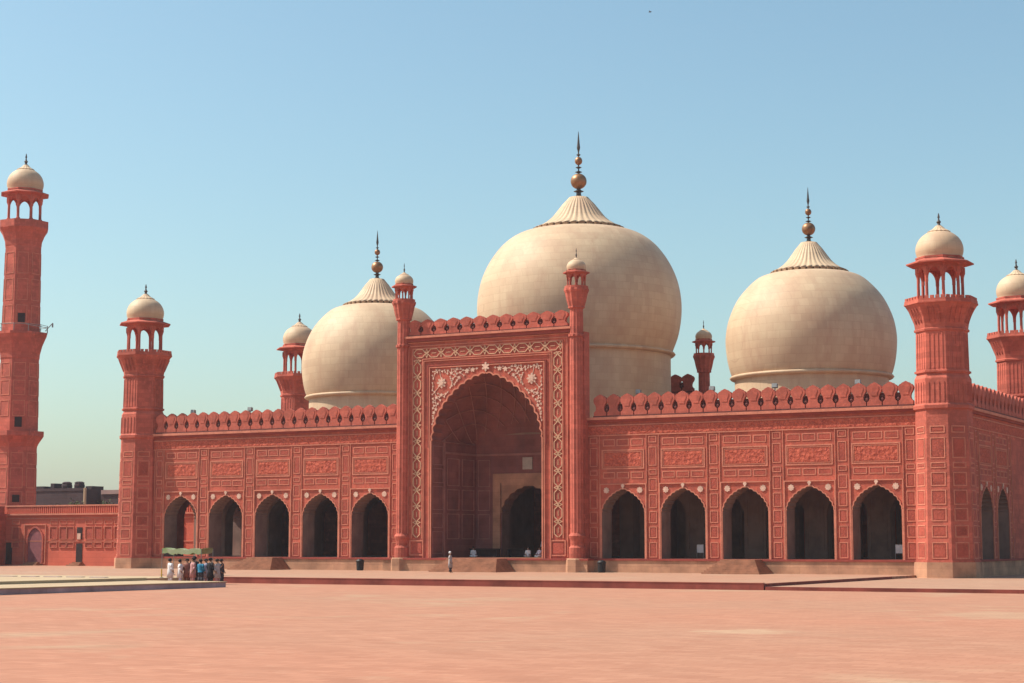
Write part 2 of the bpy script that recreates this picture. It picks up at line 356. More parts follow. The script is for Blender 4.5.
small = arch_pts(1.98, PL, 5.15, 7.1, 24, lobes=7, dep=.075, e_=.74)
ROWS = [(11.5, 10.95), (10.6, 9.0), (8.7, 8.25), (7.95, 6.88), (6.6, 5.45), (5.2, 4.2), (3.92, 2.97), (2.62, 1.36)]
def facade(name, bays, ends, T, jamb_back, doframes=True):
    """arcaded wall: bays = arch centres, ends = solid stretches (u0,u1)"""
    bm = bmesh.new()
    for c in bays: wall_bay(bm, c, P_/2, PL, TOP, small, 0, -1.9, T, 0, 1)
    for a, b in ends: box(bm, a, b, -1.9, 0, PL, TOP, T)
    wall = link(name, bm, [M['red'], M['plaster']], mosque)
    tr = bmesh.new(); pn = bmesh.new(); cv = bmesh.new(); inl = bmesh.new(); dk = bmesh.new()
    lo = min([c-P_/2 for c in bays]+[a for a, b in ends]); hi = max([c+P_/2 for c in bays]+[b for a, b in ends])
    # cornice, frieze and string lines
    box(tr, lo, hi, -.2, .34, 12.98, 13.2, T); box(dk, lo, hi, -.02, .2, 12.78, 12.977, T)
    box(cv, lo, hi, -.02, .035, 11.72, 12.42, T); box(tr, lo, hi, -.02, .07, 12.45, 12.53, T); box(tr, lo, hi, -.02, .07, 11.6, 11.69, T)
    for c in bays:
        for cc in (-2.1, 2.1):
            pass
        # pilaster panels centred between bays are added from the bay's left edge
        for rows, (z1, z0) in enumerate(ROWS):
            pass
        # three little panels above and below, one long carved one
        for (z1, z0) in ((11.32, 10.72), (8.52, 7.98)):
            for k in (-1, 0, 1):
                frame(tr, c+k*1.3-.56, c+k*1.3+.56, z0, z1, T, .075, .03); box(pn, c+k*1.3-.46, c+k*1.3+.46, -.01, .012, z0+.12, z1-.12, T)
        frame(tr, c-1.98, c+1.98, 8.76, 10.42, T, .11, .045); frame(tr, c-1.8, c+1.8, 8.94, 10.24, T, .05, .045)
        box(cv, c-1.72, c+1.72, -.01, .03, 9.02, 10.16, T)
        # spandrel
        frame_top = 7.55
        box(tr, c-2.17, c+2.17, -.02, .09, frame_top-.1, frame_top, T)
        for s in (-1, 1): box(tr, c+s*2.12-.05, c+s*2.12+.05, -.02, .09, PL, frame_top-.1, T)
        arch_band(tr, c, small, .09, T, -.03, .07)
        for s in (-1, 1):
            flower(inl, c+s*1.55, 6.98, .27, T, -.01, .06, 8, .75)
        flower(inl, c, 7.36, .16, T, .0, .12, 6, .8)
        lathe(inl, [(.03, 0), (.1, .1), (.02, .25)], 6, T(c, .05, 7.06), cap=False)
    # pilasters
    cols = [c-P_/2 for c in bays]+[bays[-1]+P_/2]
    for c in cols:
        a = max(lo, c-.52); b = min(hi, c+.52)
        for (z1, z0) in ROWS:
            frame(tr, c-.36, c+.36, z0, z1, T, .07, .032); box(pn, c-.2, c+.2, -.01, .012, z0+.14, z1-.14, T)
        for s in (-1, 1): box(tr, c+s*.56-.025, c+s*.56+.025, -.02, .06, PL, 11.6, T)
    join_into(wall, [(cv, M['carved']), (pn, M['panel']), (tr, M['trim']), (inl, M['white_inlay']), (dk, M['dark_red'])])
    return wall
Rb = [G_+i*P_ for i in range(5)]
rw = facade('facade_wall', Rb, [(8.2, Rb[0]-P_/2), (Rb[-1]+P_/2, W)], TF, 1)
lw = facade('facade_wall', [-c for c in reversed(Rb)], [(-W, -Rb[-1]-P_/2), (-Rb[0]+P_/2, -8.2)], TF, 1)
SB = [8.2, 14.25, 19.5]; 
def side(T):
    return facade('side_wall', [SB[0]-.0, SB[0]+P_], [(1.9, SB[0]-P_/2), (SB[0]+1.5*P_, BACK)], T, 1)
side(TR); side(TL)
bm = bmesh.new(); box(bm, -W+1.2, W-1.2, BACK-1.1, BACK, PL, TOP); link('rear_wall', bm, M['red'], mosque)
# interior arcade + ceiling
inner = arch_pts(1.75, PL, 5.0, 6.9, 16)
bm = bmesh.new()
TI = lambda u, d, z: (u, 9.2-d, z)
bm.free(); TI2 = lambda u, d, z: (u, 17.6-d, z)
for s in (-1, 1):
    for T in (TI, TI2):
        bm = bmesh.new()
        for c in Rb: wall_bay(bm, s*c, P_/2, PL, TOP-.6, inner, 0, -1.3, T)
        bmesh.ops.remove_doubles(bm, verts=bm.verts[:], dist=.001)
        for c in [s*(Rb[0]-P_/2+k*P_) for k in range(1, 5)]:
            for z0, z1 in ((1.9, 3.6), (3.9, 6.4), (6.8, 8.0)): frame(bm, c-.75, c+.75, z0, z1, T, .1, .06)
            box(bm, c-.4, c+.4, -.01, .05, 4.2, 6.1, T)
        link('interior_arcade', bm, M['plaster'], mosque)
    bm = bmesh.new(); x0, x1 = sorted((s*9.9, s*8.6)); box(bm, x0, x1, 8, 24, PL, TOP-.6); link('interior_pier_wall', bm, M['plaster'], mosque)
bm = bmesh.new()
box(bm, -W+.3, -6.0, .42, BACK-.3, TOP-.55, TOP-.05); box(bm, 6.0, W-.3, .42, BACK-.3, TOP-.55, TOP-.05); box(bm, -6.0, 6.0, 6.9, BACK-.3, TOP-.55, TOP-.05)
link('roof', bm, M['roof'], mosque)

# ---- portal
big = arch_pts(5.55, PL, 11.6, 17.45, 40, lobes=11, dep=.17)
PT = 20.85
bm = bmesh.new()
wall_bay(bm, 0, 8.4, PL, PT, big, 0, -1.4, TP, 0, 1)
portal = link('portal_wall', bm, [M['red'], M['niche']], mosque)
tr = bmesh.new(); st = bmesh.new(); cv = bmesh.new(); dk = bmesh.new(); pn = bmesh.new(); inl = bmesh.new()
# cornice
box(tr, -8.5, 8.5, -.1, .42, PT+.003, PT+.2, TP); box(dk, -8.5, 8.5, -.02, .25, PT-.3, PT-.003, TP); box(dk, -8.5, 8.5, -1.7, -1.41, PT-.3, PT+.2, TP)
box(tr, -8.45, 8.45, -.02, .08, PT-.42, PT-.33, TP)
# outer plain mouldings
def uframe(bm_, h, ztop, zbot, t, d):
    box(bm_, -h, h, -.02, d, ztop-t, ztop, TP)
    for s in (-1, 1): box(bm_, s*h-(t if s > 0 else 0), s*h+(t if s < 0 else 0), -.02, d, zbot, ztop-t, TP)
uframe(tr, 8.05, 20.2, PL+.1, .07, .06)
uframe(tr, 7.62, 19.96, 2.95, .08, .07); uframe(tr, 6.58, 19.0, 2.95, .08, .07)
uframe(tr, 6.42, 18.8, PL, .06, .10); uframe(dk, 5.98, 18.35, 11, .07, .10); uframe(tr, 5.84, 18.2, PL, .09, .12)
# strapwork: interlaced zigzags with lozenges
def strap(a, b, along):      # along in 'z' (u const range a..b) or 'u'
    pass
def chain(p0, p1, amp, n, T):
    ax, az = p0; bx, bz = p1; L = math.hypot(bx-ax, bz-az); ux, uz = (bx-ax)/L, (bz-az)/L; nx, nz = -uz, ux
    per = L/n; Q = lambda s, o: (ax+ux*s+nx*o, az+uz*s+nz*o)
    for i in range(n):
        s = i*per; wd = .065
        path = [(0, .12), (.2, .92), (.62, .92), (.82, .12), (1, .12)]
        for sg in (-1, 1):
            for (a0, o0), (a1, o1) in zip(path, path[1:]): strip(st, Q(s+a0*per, sg*o0*amp), Q(s+a1*per, sg*o1*amp), wd, T, -.01, .07)
            strip(st, Q(s+.82*per, sg*.12*amp), Q(s+.82*per+.1*per, sg*1.0*amp), wd*.8, T, -.01, .062); strip(st, Q(s+.92*per, sg*1.0*amp), Q(s+1.0*per, sg*.12*amp), wd*.8, T, -.01, .06)
        h = [Q(s+.25*per, 0), Q(s+.41*per, .42*amp), Q(s+.57*per, 0), Q(s+.41*per, -.42*amp)]
        strip(st, h[0], h[2], .045, T, -.01, .05)
amp = .40
for s in (-1, 1): chain((s*7.1, 3.05), (s*7.1, 18.95), amp, 11, TP)
chain((-7.5, 19.48), (7.5, 19.48), amp, 10, TP)
for s in (-1, 1):
    box(pn, s*7.1-.5, s*7.1+.5, -.01, .012, 3.0, 19.0, TP)
    frame(tr, s*7.1-.72, s*7.1+.72, 1.45, 2.8, TP, .1, .07); box(pn, s*7.1-.5, s*7.1+.5, -.01, .03, 1.67, 2.58, TP)
box(pn, -7.5, 7.5, -.01, .012, 19.06, 19.9, TP)
arch_band(tr, 0, big, .12, TP, -.03, .14)
# spandrel inlay
def arch_z(x):
    u = min(1, abs(x)/5.55); return 11.6+5.85*max(0, 1-u**(1/.62))**(1/1.9)
r2 = random.Random(3)
pts = []
for s in (-1, 1):
    flower(inl, s*4.55, 16.75, .5, TP, -.01, .07, 8, .55); flower(inl, s*4.55, 16.75, .25, TP, .07, .12, 6, .6); pts.append((s*4.55, 16.75, .85))
flower(inl, 0, 17.98, .42, TP, .0, .16, 6, .42, PI/6); pts.append((0, 17.98, .65))
tries = 0
while len(pts) < 95 and tries < 9000:
    tries += 1
    x = r2.uniform(0.3, 5.55); z = r2.uniform(11.8, 17.95); r = r2.choice((.09, .12, .17, .24))
    if z-r < arch_z(x)+.42 or (x+r > 5.62): continue
    if arch_z(min(5.54, x+r)) > z-.3 or arch_z(max(0, x-r)) > z-.3-r: continue
    if any(math.hypot(abs(px)-x, pz-z) < (pr+r)*1.02 for px, pz, pr in pts): continue
    a0 = r2.uniform(0, 1)
    for s in (-1, 1): flower(inl, s*x, z, r, TP, -.01, .06, 5 if r > .15 else 3, .5, a0 if s > 0 else PI-a0)
    pts += [(x, z, r)]
# vines joining neighbours
pp = [p for p in pts if p[0] > 0]
for i, a in enumerate(pp):
    near = sorted(pp[:i], key=lambda q: math.hypot(q[0]-a[0], q[1]-a[1]))[:1]
    for b in near:
        mx, mz = (a[0]+b[0])/2, (a[1]+b[1])/2
        if math.hypot(a[0]-b[0], a[1]-b[1]) < 1.5 and mz > arch_z(mx)+.35:
            for s in (-1, 1): strip(inl, (s*a[0], a[1]), (s*b[0], b[1]), .05, TP, -.01, .035)
link('strapwork_band', st, M['cream'], portal)
join_into(portal, [(tr, M['trim']), (dk, M['dark_red']), (pn, M['panel']), (inl, M['white_inlay'])]); cv.free()

# ---- recessed iwan behind the arch
bm = bmesh.new()
YB = 7.0; YF = .4
for s in (-1, 1):
    x0, x1 = sorted((s*5.62, s*6.4)); box(bm, x0, x1, YF, YB+.6, PL, 12)
door = arch_pts(2.9, PL, 5.3, 7.8, 20, lobes=5, dep=.12)
TB = lambda u, d, z: (u, YB-d, z)
wall_bay(bm, 0, 5.62, PL, 12, door, 0, -1.6, TB, 0, 1)
# half dome: rows of the arch outline sinking backwards
base = [p for p in arch_pts(5.62, 11.5, 11.6, 17.9, 24)[2:-2]]
prev = None
for k in range(13):
    t = k/12*PI/2; row = []
    for (x, z) in base:
        zz = 11.6+(z-11.6)*math.cos(t); row.append(bm.verts.new((x*(1-.0*math.sin(t)), YF+(YB-YF)*math.sin(t), zz)))
    if prev:
        for i in range(len(row)-1): bm.faces.new((prev[i], prev[i+1], row[i+1], row[i]))
    prev = row
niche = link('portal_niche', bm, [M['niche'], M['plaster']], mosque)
bm = bmesh.new()
TN = {-1: (lambda u, d, z: (-5.62+d, u, z)), 1: (lambda u, d, z: (5.62-d, -u, z))}
for s in (-1, 1):
    T = (lambda u, d, z, s=s: (s*(5.62-d), u, z))
    box(bm, 1.1, 1.3, -.02, .1, PL, 11.8, T); box(bm, 1.3, 7, -.02, .12, 10.55, 10.75, T)
    for a, b in ((1.75, 3.9), (4.4, 6.6)):
        for z0, z1 in ((2.9, 5.2), (5.5, 7.4), (7.7, 10.2)): frame(bm, a, b, z0, z1, T, .08, .05)
    for z0, z1 in ((1.6, 3.6), (3.9, 5.2), (5.5, 7.6), (7.9, 9.2), (9.5, 11.2)):
        frame(bm, -.85, .95, z0, z1, (lambda u, d, z, s=s: (s*(5.56-d), u, z)), .06, .03)
for a, b in ((-5.4, -4.1), (4.1, 5.4)):
    for z0, z1 in ((2.9, 5.2), (5.5, 7.4), (7.7, 10.2)): frame(bm, a, b, z0, z1, TB, .08, .05)
box(bm, -5.6, 5.6, -.02, .14, 10.55, 10.75, TB)
def vault(i, t):       # point on the half dome, i = 0..1 along the outline
    f = i*(len(base)-1); j = min(int(f), len(base)-2); f -= j
    x = base[j][0]+(base[j+1][0]-base[j][0])*f; z = base[j][1]+(base[j+1][1]-base[j][1])*f
    return Vector((x*.985, YF+(YB-YF)*math.sin(t)-.03, 11.6+(z-11.6)*.985*math.cos(t)))
NR = 10
for k in range(NR+1):    # net vaulting: two families of crossing ribs
    for sg in (-1, 1):
        q = [vault(min(1, max(0, k/NR+sg*.045*m)), .05+m*.24) for m in range(6)]
        for p1, p2 in zip(q, q[1:]):
            if (p1-p2).length > .05: bar(bm, p1, p2, .05, 5)
join_into(niche, [(bm, M['niche_trim'])])
bm = bmesh.new()     # marble doorway surround
box(bm, -3.75, 3.75, -.02, .16, 8.05, 8.9, TB)
for s in (-1, 1): x0, x1 = sorted((s*2.98, s*3.75)); box(bm, x0, x1, -.02, .16, PL, 8.05, TB)
dp = door
mid = len(dp)//2
for i in range(2, len(dp)-3):
    (xa, za), (xb, zb) = dp[i], dp[i+1]
    q = [(xa, za), (xb, zb), (xb, 8.05), (xa, 8.05)]
    if abs(xb-xa) > 1e-4: hexa(bm, [TB(x, -.02, z) for x, z in q]+[TB(x, .15, z) for x, z in q])
link('marble_door_surround', bm, M['tan'], mosque)
bm = bmesh.new(); box(bm, -.66, .34, -.01, .1, 9.25, 10.35, TB); link('plaque', bm, M['pale_sign'], mosque)
bm = bmesh.new(); box(bm, -5.6, 5.6, -.9, 8.4, PL+.003, PL+.03); link('portal_threshold', bm, M['stair'], mosque)
# ---- parapets with merlons
MO = [(.60, 0), (.60, .30), (.47, .40), (.40, .52), (.385, .68), (.43, .88), (.53, 1.03), (.615, 1.18), (.635, 1.34), (.60, 1.48), (.50, 1.60), (.36, 1.66), (.30, 1.73), (.14, 1.79), (0, 1.86)]
def merlon_mesh(name, sx=1, sz=1, thick=.34):
    bm = bmesh.new()
    pts = [(x*sx, z*sz) for x, z in MO] + [(-x*sx, z*sz) for x, z in reversed(MO[:-1])]
    A = [bm.verts.new((x, -thick/2, z)) for x, z in pts]; B = [bm.verts.new((x, thick/2, z)) for x, z in pts]
    bm.faces.new(A); bm.faces.new(B)
    for i in range(len(pts)): j = (i+1) % len(pts); bm.faces.new((A[i], A[j], B[j], B[i]))
    # carved leaf on the outer face
    r = bmesh.ops.inset_individual
    q = [(x*.62, z*.72+.42*sz) for x, z in [(p, q2) for p, q2 in pts if q2 > .45*sz]]
    if len(q) > 4:
        A = [bm.verts.new((x, -thick/2-.03, z)) for x, z in q]; B = [bm.verts.new((x, -thick/2+.02, z)) for x, z in q]
        bm.faces.new(A)
        for i in range(len(q)): j = (i+1) % len(q); bm.faces.new((A[i], A[j], B[j], B[i]))
    bmesh.ops.recalc_face_normals(bm, faces=bm.faces[:])
    me = bpy.data.meshes.new(name); bm.to_mesh(me); bm.free(); me.materials.append(M['red_tower']); return me
def parapet(a, b, z, n, T, rz, d=.1, sz=1, base=.0):
    """a..b along u; merlons stand on a base course; little vase finials fill the gaps"""
    bm = bmesh.new(); box(bm, a, b, d-.2, d+.2, z, z+.12, T); box(bm, a+.3, b-.3, d-.14, d-.06, z+.12, z+.12+.98*sz, T); p = (b-a)/n  # thin dark backing added so the gaps read as shaded
    for i in range(n+1):
        c = T(a+i*p, d, z+.12) if 0 < i < n else None
        if c: lathe(bm, [(.05, .0), (.05, .28*sz), (.15, .40*sz), (.17, .52*sz), (.07, .66*sz), (.03, .8*sz)], 6, c, cap=False)
    par = link('parapet', bm, M['gap_dark'], mosque)
    me = merlon_mesh('merlon', p/1.30*1.0, sz)
    for i in range(n):
        o = bpy.data.objects.new('merlon', me); COL.objects.link(o); o.parent = par
        o.location = T(a+(i+.5)*p, d, z+.1); o.rotation_euler.z = rz
    return par
parapet(10.1, 37.9, 13.2, 22, TF, 0); parapet(-37.8, -9.6, 13.2, 22, TF, 0)
parapet(-8.1, 8.1, PT+.2, 12, TP, 0, d=-.1, sz=.76)
parapet(2.6, 24.6, 13.2, 17, TR, PI/2)
parapet(2.6, 24.6, 13.2, 17, TL, -PI/2)
# rear screen wall over the prayer-niche side
bm = bmesh.new(); box(bm, -8.5, 8.5, 26.2, 27.3, TOP, 17.45); link('rear_screen_wall', bm, M['red'], mosque)
parapet(-8.1, 8.1, 17.45, 12, lambda u, d, z: (u, 26.75-d, z), 0, sz=.95)
bm = bmesh.new(); box(bm, -37.8, -9.2, 26.55, 26.95, TOP, 14.6); box(bm, 9.2, 37.8, 26.55, 26.95, TOP, 14.6); link('rear_parapet_wall', bm, M['red'], mosque)

# ---- domes
def dome(x, y, prof, zb, ring, cap, fin, finscale):
    e = bmesh.new(); lathe(e, prof, 96, (x, y, 0), cap=False)
    d = link('dome', e, M['marble'], mosque, smooth=True)
    r, z = ring
    e = bmesh.new(); lathe(e, [(r-.35, TOP-.1), (r-.35, z-.15)], 96, (x, y, 0)); link('drum', e, M['marble'], d, smooth=False)
    e = bmesh.new(); lathe(e, [(r-.4, z-.22), (r-.02, z-.14), (r+.12, z), (r+.02, z+.14), (r-.35, z+.22)], 96, (x, y, 0)); link('ring_moulding', e, M['marble'], d, smooth=True)
    rc, zc, zt = cap; h = zt-zc
    pr = [(rc, zc)]+[(rc*q, zc+h*t) for q, t in ((.84, .09), (.69, .22), (.58, .36), (.50, .50), (.42, .65), (.35, .78), (.27, .9), (.21, 1))]
    e = bmesh.new(); lathe(e, pr, 192, (x, y, 0), flute=(36, .05)); link('lotus_cap', e, M['marble'], d, smooth=True)
    e = bmesh.new(); n = 36
    for i in range(n):
        a = 2*PI*i/n; T = (lambda u, dd, zz, a=a: (x+(rc+dd)*math.cos(a)-u*math.sin(a), y+(rc+dd)*math.sin(a)+u*math.cos(a), zz))
        w_ = PI*rc/n
        hexa(e, [T(-w_*.9, -.5, zc-.30), T(w_*.9, -.5, zc-.30), T(w_*.35, .14, zc-.46), T(-w_*.35, .14, zc-.46), T(-w_*.95, -.3, zc+.06), T(w_*.95, -.3, zc+.06), T(w_*.75, .12, zc-.06), T(-w_*.75, .12, zc-.06)])
    link('petal_rim', e, M['rim'], d)
    s = finscale
    fb = fin
    f = bmesh.new()
    lathe(f, [(.55*s, -.1), (.58*s, .05*s), (.25*s, .2*s), (.22*s, .5*s), (.5*s, .6*s), (.2*s, .75*s), (.2*s, .9*s)], 16, (x, y, fb))
    bar(f, (x, y, fb), (x, y, fb+5.2*s), .07*s, 8)
    lathe(f, [(.1*s, 2.4*s), (.35*s, 2.5*s), (.1*s, 2.62*s)], 12, (x, y, fb)); lathe(f, [(.1*s, 2.85*s), (.3*s, 2.95*s), (.1*s, 3.05*s)], 12, (x, y, fb))
    lathe(f, [(.1*s, 4.1*s), (.22*s, 4.2*s), (.08*s, 4.3*s)], 12, (x, y, fb))
    lathe(f, [(.05*s, 4.4*s), (.17*s, 4.9*s), (.13*s, 5.2*s), (.02*s, 6.5*s)], 10, (x, y, fb))
    fo = link('finial', f, M['bronze'], d)
    g = bmesh.new()
    lathe(g, [(.05*s, .85*s)]+[(.78*s*math.sin(t), (1.6-.76*math.cos(t))*s) for t in [PI*k/12 for k in range(1, 12)]]+[(.05*s, 2.36*s)], 24, (x, y, fb), cap=False)
    link('finial_ball', g, M['copper'], d, smooth=True); g = bmesh.new()
    lathe(g, [(.05*s, 3.15*s)]+[(.37*s*math.sin(t), (3.6-.4*math.cos(t))*s) for t in [PI*k/10 for k in range(1, 10)]]+[(.05*s, 4.0*s)], 20, (x, y, fb), cap=False)
    link('finial_ball', g, M['copper'], d, smooth=True)
    return d
CD = [(r*.895, z) for r, z in [(9.95, 20.6), (10.25, 21.3), (10.7, 22.4), (11.0, 23.7), (11.12, 25.0), (11.05, 26.3), (10.75, 27.7), (10.2, 29.0), (9.4, 30.25), (8.35, 31.4), (7.1, 32.25), (5.9, 32.7), (4.9, 32.85), (4.3, 32.9)]]
def smoothprof(P, n=4):
    out = []
    for i in range(len(P)-1):
        p0 = P[max(0, i-1)]; p1 = P[i]; p2 = P[i+1]; p3 = P[min(len(P)-1, i+2)]
        for k in range(n):
            t = k/n
            out.append(tuple(.5*((2*p1[j])+(-p0[j]+p2[j])*t+(2*p0[j]-5*p1[j]+4*p2[j]-p3[j])*t*t+(-p0[j]+3*p1[j]-3*p2[j]+p3[j])*t**3) for j in (0, 1)))
    return out+[P[-1]]
dome(0, 17.3, smoothprof(CD), TOP, (9.2, 20.65), (4.45, 33.1, 36.25), 36.25, 1.02)
SD = [(r*.935, z) for r, z in [(7.55, 17.45), (7.8, 18.0), (8.05, 19.0), (8.2, 20.2), (8.2, 21.2), (8.0, 22.4), (7.6, 23.5), (7.0, 24.6), (6.15, 25.6), (5.15, 26.45), (4.3, 26.8), (3.6, 26.92), (3.1, 26.95)]]
for s in (1, -1): dome(s*23.5, 17.3, smoothprof(SD), TOP, (7.25, 17.4), (3.42, 27.15, 29.85), 29.85, .79)

# ---- octagonal kiosk used by towers, turrets and the minaret
def kiosk(parent, c, zf, zc, ze, R, er, dr, dtop, tip, ncol=8, cr=.13, stone='red_tower', rot=PI/8):
    """zf floor, zc column top, ze eave, R column ring radius, er eave radius, dr dome radius"""
    x, y = c
    cm = bmesh.new(); h = zc-zf
    lathe(cm, [(cr*1.6, 0), (cr*1.6, h*.08), (cr, h*.12), (cr*.9, h*.7), (cr*1.3, h*.78), (cr*1.8, h*.84), (cr*1.8, h)], 8, (0, 0, 0))
    first = None
    for i in range(ncol):
        a = rot+2*PI*i/ncol; loc = (x+R*math.cos(a), y+R*math.sin(a), zf)
        if first is None:
            first = link('kiosk_column', cm, M[stone], parent); first.location = loc
        else:
            o = first.copy(); COL.objects.link(o); o.location = loc
    # lintel with cusped arch brackets
    lb = bmesh.new(); n = ncol
    for i in range(n):
        a0 = rot+2*PI*i/n; a1 = rot+2*PI*(i+1)/n
        p0 = Vector((x+R*math.cos(a0), y+R*math.sin(a0), 0)); p1 = Vector((x+R*math.cos(a1), y+R*math.sin(a1), 0))
        L = (p1-p0).length; ux = (p1-p0)/L; mid = (p0+p1)/2; nrm = Vector((mid.x-x, mid.y-y, 0)).normalized()
        T = (lambda u, d, z, mid=mid, ux=ux, nrm=nrm: tuple(mid+ux*u+nrm*d+Vector((0, 0, z))))
        sh = h*.30; hw = L/2-cr*.9
        ar = arch_pts(hw, zc-sh*1.4, zc-sh*1.05, zc-sh*.08, 8)
        wall_bay(lb, 0, L/2, zc-sh*1.4, zc+.02, ar, .09, -.09, T)
    lathe(lb, [(R+.12, zc), (R+.15, ze-.12), (er*.86, ze-.02), (er, ze-.10), (er, ze+.0), (R*1.12, ze+.24*er/2.6), (R*1.08, ze+.34*er/2.6)], 8 if ncol == 8 else 16, (x, y, 0), rot)
    link('eave', lb, M[stone], parent)
    db = bmesh.new(); z0 = ze+.30*er/2.6; H = dtop-z0
    lathe(db, smoothprof([(dr*.98, z0), (dr*.98, z0+H*.08), (dr*1.03, z0+H*.2), (dr*1.04, z0+H*.34), (dr*.97, z0+H*.5), (dr*.82, z0+H*.65), (dr*.58, z0+H*.77), (dr*.34, z0+H*.84)], 3), 40, (x, y, 0))
    cu = link('cupola', db, M['marble'], parent, smooth=True)
    db = bmesh.new(); lathe(db, [(dr*.48, z0+H*.80), (dr*.50, z0+H*.82), (dr*.28, z0+H*.90), (dr*.12, z0+H)], 32, (x, y, 0), flute=(16, .08)); link('cupola_cap', db, M['marble'], parent, smooth=False)
    fb = bmesh.new(); hh = tip-dtop
    lathe(fb, [(dr*.10, -.03), (dr*.06, hh*.15), (dr*.11, hh*.3), (dr*.05, hh*.42), (dr*.03, hh*.6), (dr*.06, hh*.66), (dr*.015, hh)], 8, (x, y, dtop)); link('finial', fb, M['bronze'], parent)
    lb = bmesh.new(); lathe(lb, [(dr*.995, z0-.02), (dr*1.07, z0+.05), (dr*1.07, z0+.18*er/2.6)], 8, (x, y, 0), rot); link('cupola_base', lb, M[stone], parent)

def tower(x, y, dark=False):
    t = bmesh.new(); rot = PI/8; c8 = math.cos(PI/8)
    lathe(t, [(2.6, GC-.2), (2.56, PL-.15)], 8, (x, y, 0), rot, mi=1)
    lathe(t, [(2.50, PL-.16), (2.50, PL), (2.40, PL+.003), (2.18, 12.75), (2.34, 12.85), (2.36, 13.1), (2.22, 13.25), (2.18, 15.2), (2.0, 15.55), (2.05, 15.62), (2.18, 15.66), (2.18, 15.8), (2.04, 15.84),
              (2.0, 18.85), (2.12, 18.9), (2.14, 19.05), (2.04, 19.12), (2.1, 19.5), (2.24, 20.0), (2.52, 20.55), (2.74, 20.9), (2.86, 21.0), (2.86, 21.12), (2.8, 21.15)], 8, (x, y, 0), rot)
    sh = link('corner_tower', t, [M['red_tower'], M['tan']], mosque)
    tr = bmesh.new(); pn = bmesh.new(); rb = bmesh.new()
    for i in range(8):
        a = 2*PI*i/8
        def mk(r0, z0, r1, z1, a=a):
            def T(u, d, z):
                r = (r0+(r1-r0)*(z-z0)/(z1-z0))*c8+d
                return (x+r*math.cos(a)-u*math.sin(a), y+r*math.sin(a)+u*math.cos(a), z)
            return T
        T = mk(2.40, PL, 2.18, 12.75)
        for (z1, z0) in ROWS:
            frame(tr, -.58, .58, z0, z1, T, .075, .032); box(pn, -.41, .41, -.01, .02, z0+.17, z1-.17, T)
        T = mk(2.22, 13.25, 2.18, 15.2)
        for k in (-3, -1, 1, 3): box(rb, k*.2-.05, k*.2+.05, -.02, .05, 13.35, 14.9, T)
        T = mk(2.04, 15.84, 2.0, 18.85)
        for k in (-3, -1, 1, 3): box(rb, k*.17-.04, k*.17+.04, -.02, .04, 15.95, 18.7, T)
        T = mk(2.04, 19.3, 2.74, 20.9)
        for k in (-1, 0, 1): box(rb, k*.42-.03, k*.42+.03, -.02, .05, 19.5, 20.7, T)
    join_into(sh, [(tr, M['trim']), (pn, M['panel']), (rb, M['red_tower'])])
    # balustrade of the gallery
    b = bmesh.new(); n = 24
    lathe(b, [(2.82, 21.1), (2.82, 21.32), (2.64, 21.32), (2.64, 21.1)], 8, (x, y, 0), rot, cap=False)
    for i in range(8):
        a = 2*PI*i/8; T = (lambda u, d, z, a=a: (x+(2.73*c8+d)*math.cos(a)-u*math.sin(a), y+(2.73*c8+d)*math.sin(a)+u*math.cos(a), z))
        for k in range(-2, 3): box(b, k*.42-.15, k*.42+.15, -.06, .06, 21.33, 21.55, T)
    link('gallery_parapet', b, M['red_tower'], sh)
    kiosk(sh, (x, y), 21.15, 23.95, 24.3, 1.70, 2.62, 1.77, 27.35, 28.35)
for s in (1, -1): tower(40 if s > 0 else -40.2, .6); tower(s*40, 26.65)

# slender turrets at the portal corners (front) and on the rear screen
def turret(x, y, dz, z0):
    t = bmesh.new()
    lathe(t, [(.72, z0), (.72, z0+.9), (.55, z0+1.1), (.62, z0+1.5), (.75, z0+1.9), (.5, z0+2.25), (.55, z0+2.4)] if z0 < 5 else [(.6, z0), (.6, z0+.5)], 16, (x, y, 0))
    lathe(t, [(.56, z0+.4), (.56, 20.1+dz), (.68, 20.15+dz), (.68, 20.35+dz), (.56, 20.4+dz), (.54, 22.55+dz), (.7, 22.62+dz), (.68, 22.75+dz), (.8, 23.2+dz), (.93, 23.85+dz), (1.04, 24.12+dz), (1.04, 24.3+dz), (.98, 24.32+dz)], 24, (x, y, 0), flute=(12, .09))
    sh = link('portal_turret', t, M['red_tower'], mosque)
    b = bmesh.new(); lathe(b, [(1.02, 24.3+dz), (1.02, 24.5+dz), (.93, 24.5+dz), (.93, 24.3+dz)], 16, (x, y, 0), cap=False); link('gallery_parapet', b, M['red_tower'], sh)
    kiosk(sh, (x, y), 24.32+dz, 25.5+dz, 25.72+dz, .74, 1.16, .80, 27.0+dz, 27.85+dz, 8, .075)
    bm = bmesh.new()
    for i in range(8):
        a = PI/8+2*PI*i/8
        bar(bm, (x+.6*math.cos(a), y+.6*math.sin(a), 22.9+dz), (x+.97*math.cos(a), y+.97*math.sin(a), 24.1+dz), .04)
    join_into(sh, [(bm, M['red_tower'])])
turret(-8.6, -1.0, 0, PL); turret(8.9, -1.0, 0, PL)
for s in (-1, 1): turret(s*9.0, 27.0, -3.2, 12.9)
bm = bmesh.new()
for s in (-1, 1):
    x0, x1 = ((-8.85, -8.15) if s < 0 else (8.52, 9.5)); bm = bmesh.new(); box(bm, x0, x1, -.75, .25, PL, 20.6); link('turret_pier', bm, M['red_tower'], mosque)
for x in (-8.6, 8.9):
    bm = bmesh.new(); lathe(bm, [(.98, GC-.2), (.98, PL-.1), (.85, PL+.02)], 8, (x, -1.2, 0), PI/8); link('turret_plinth', bm, M['tan'], mosque)

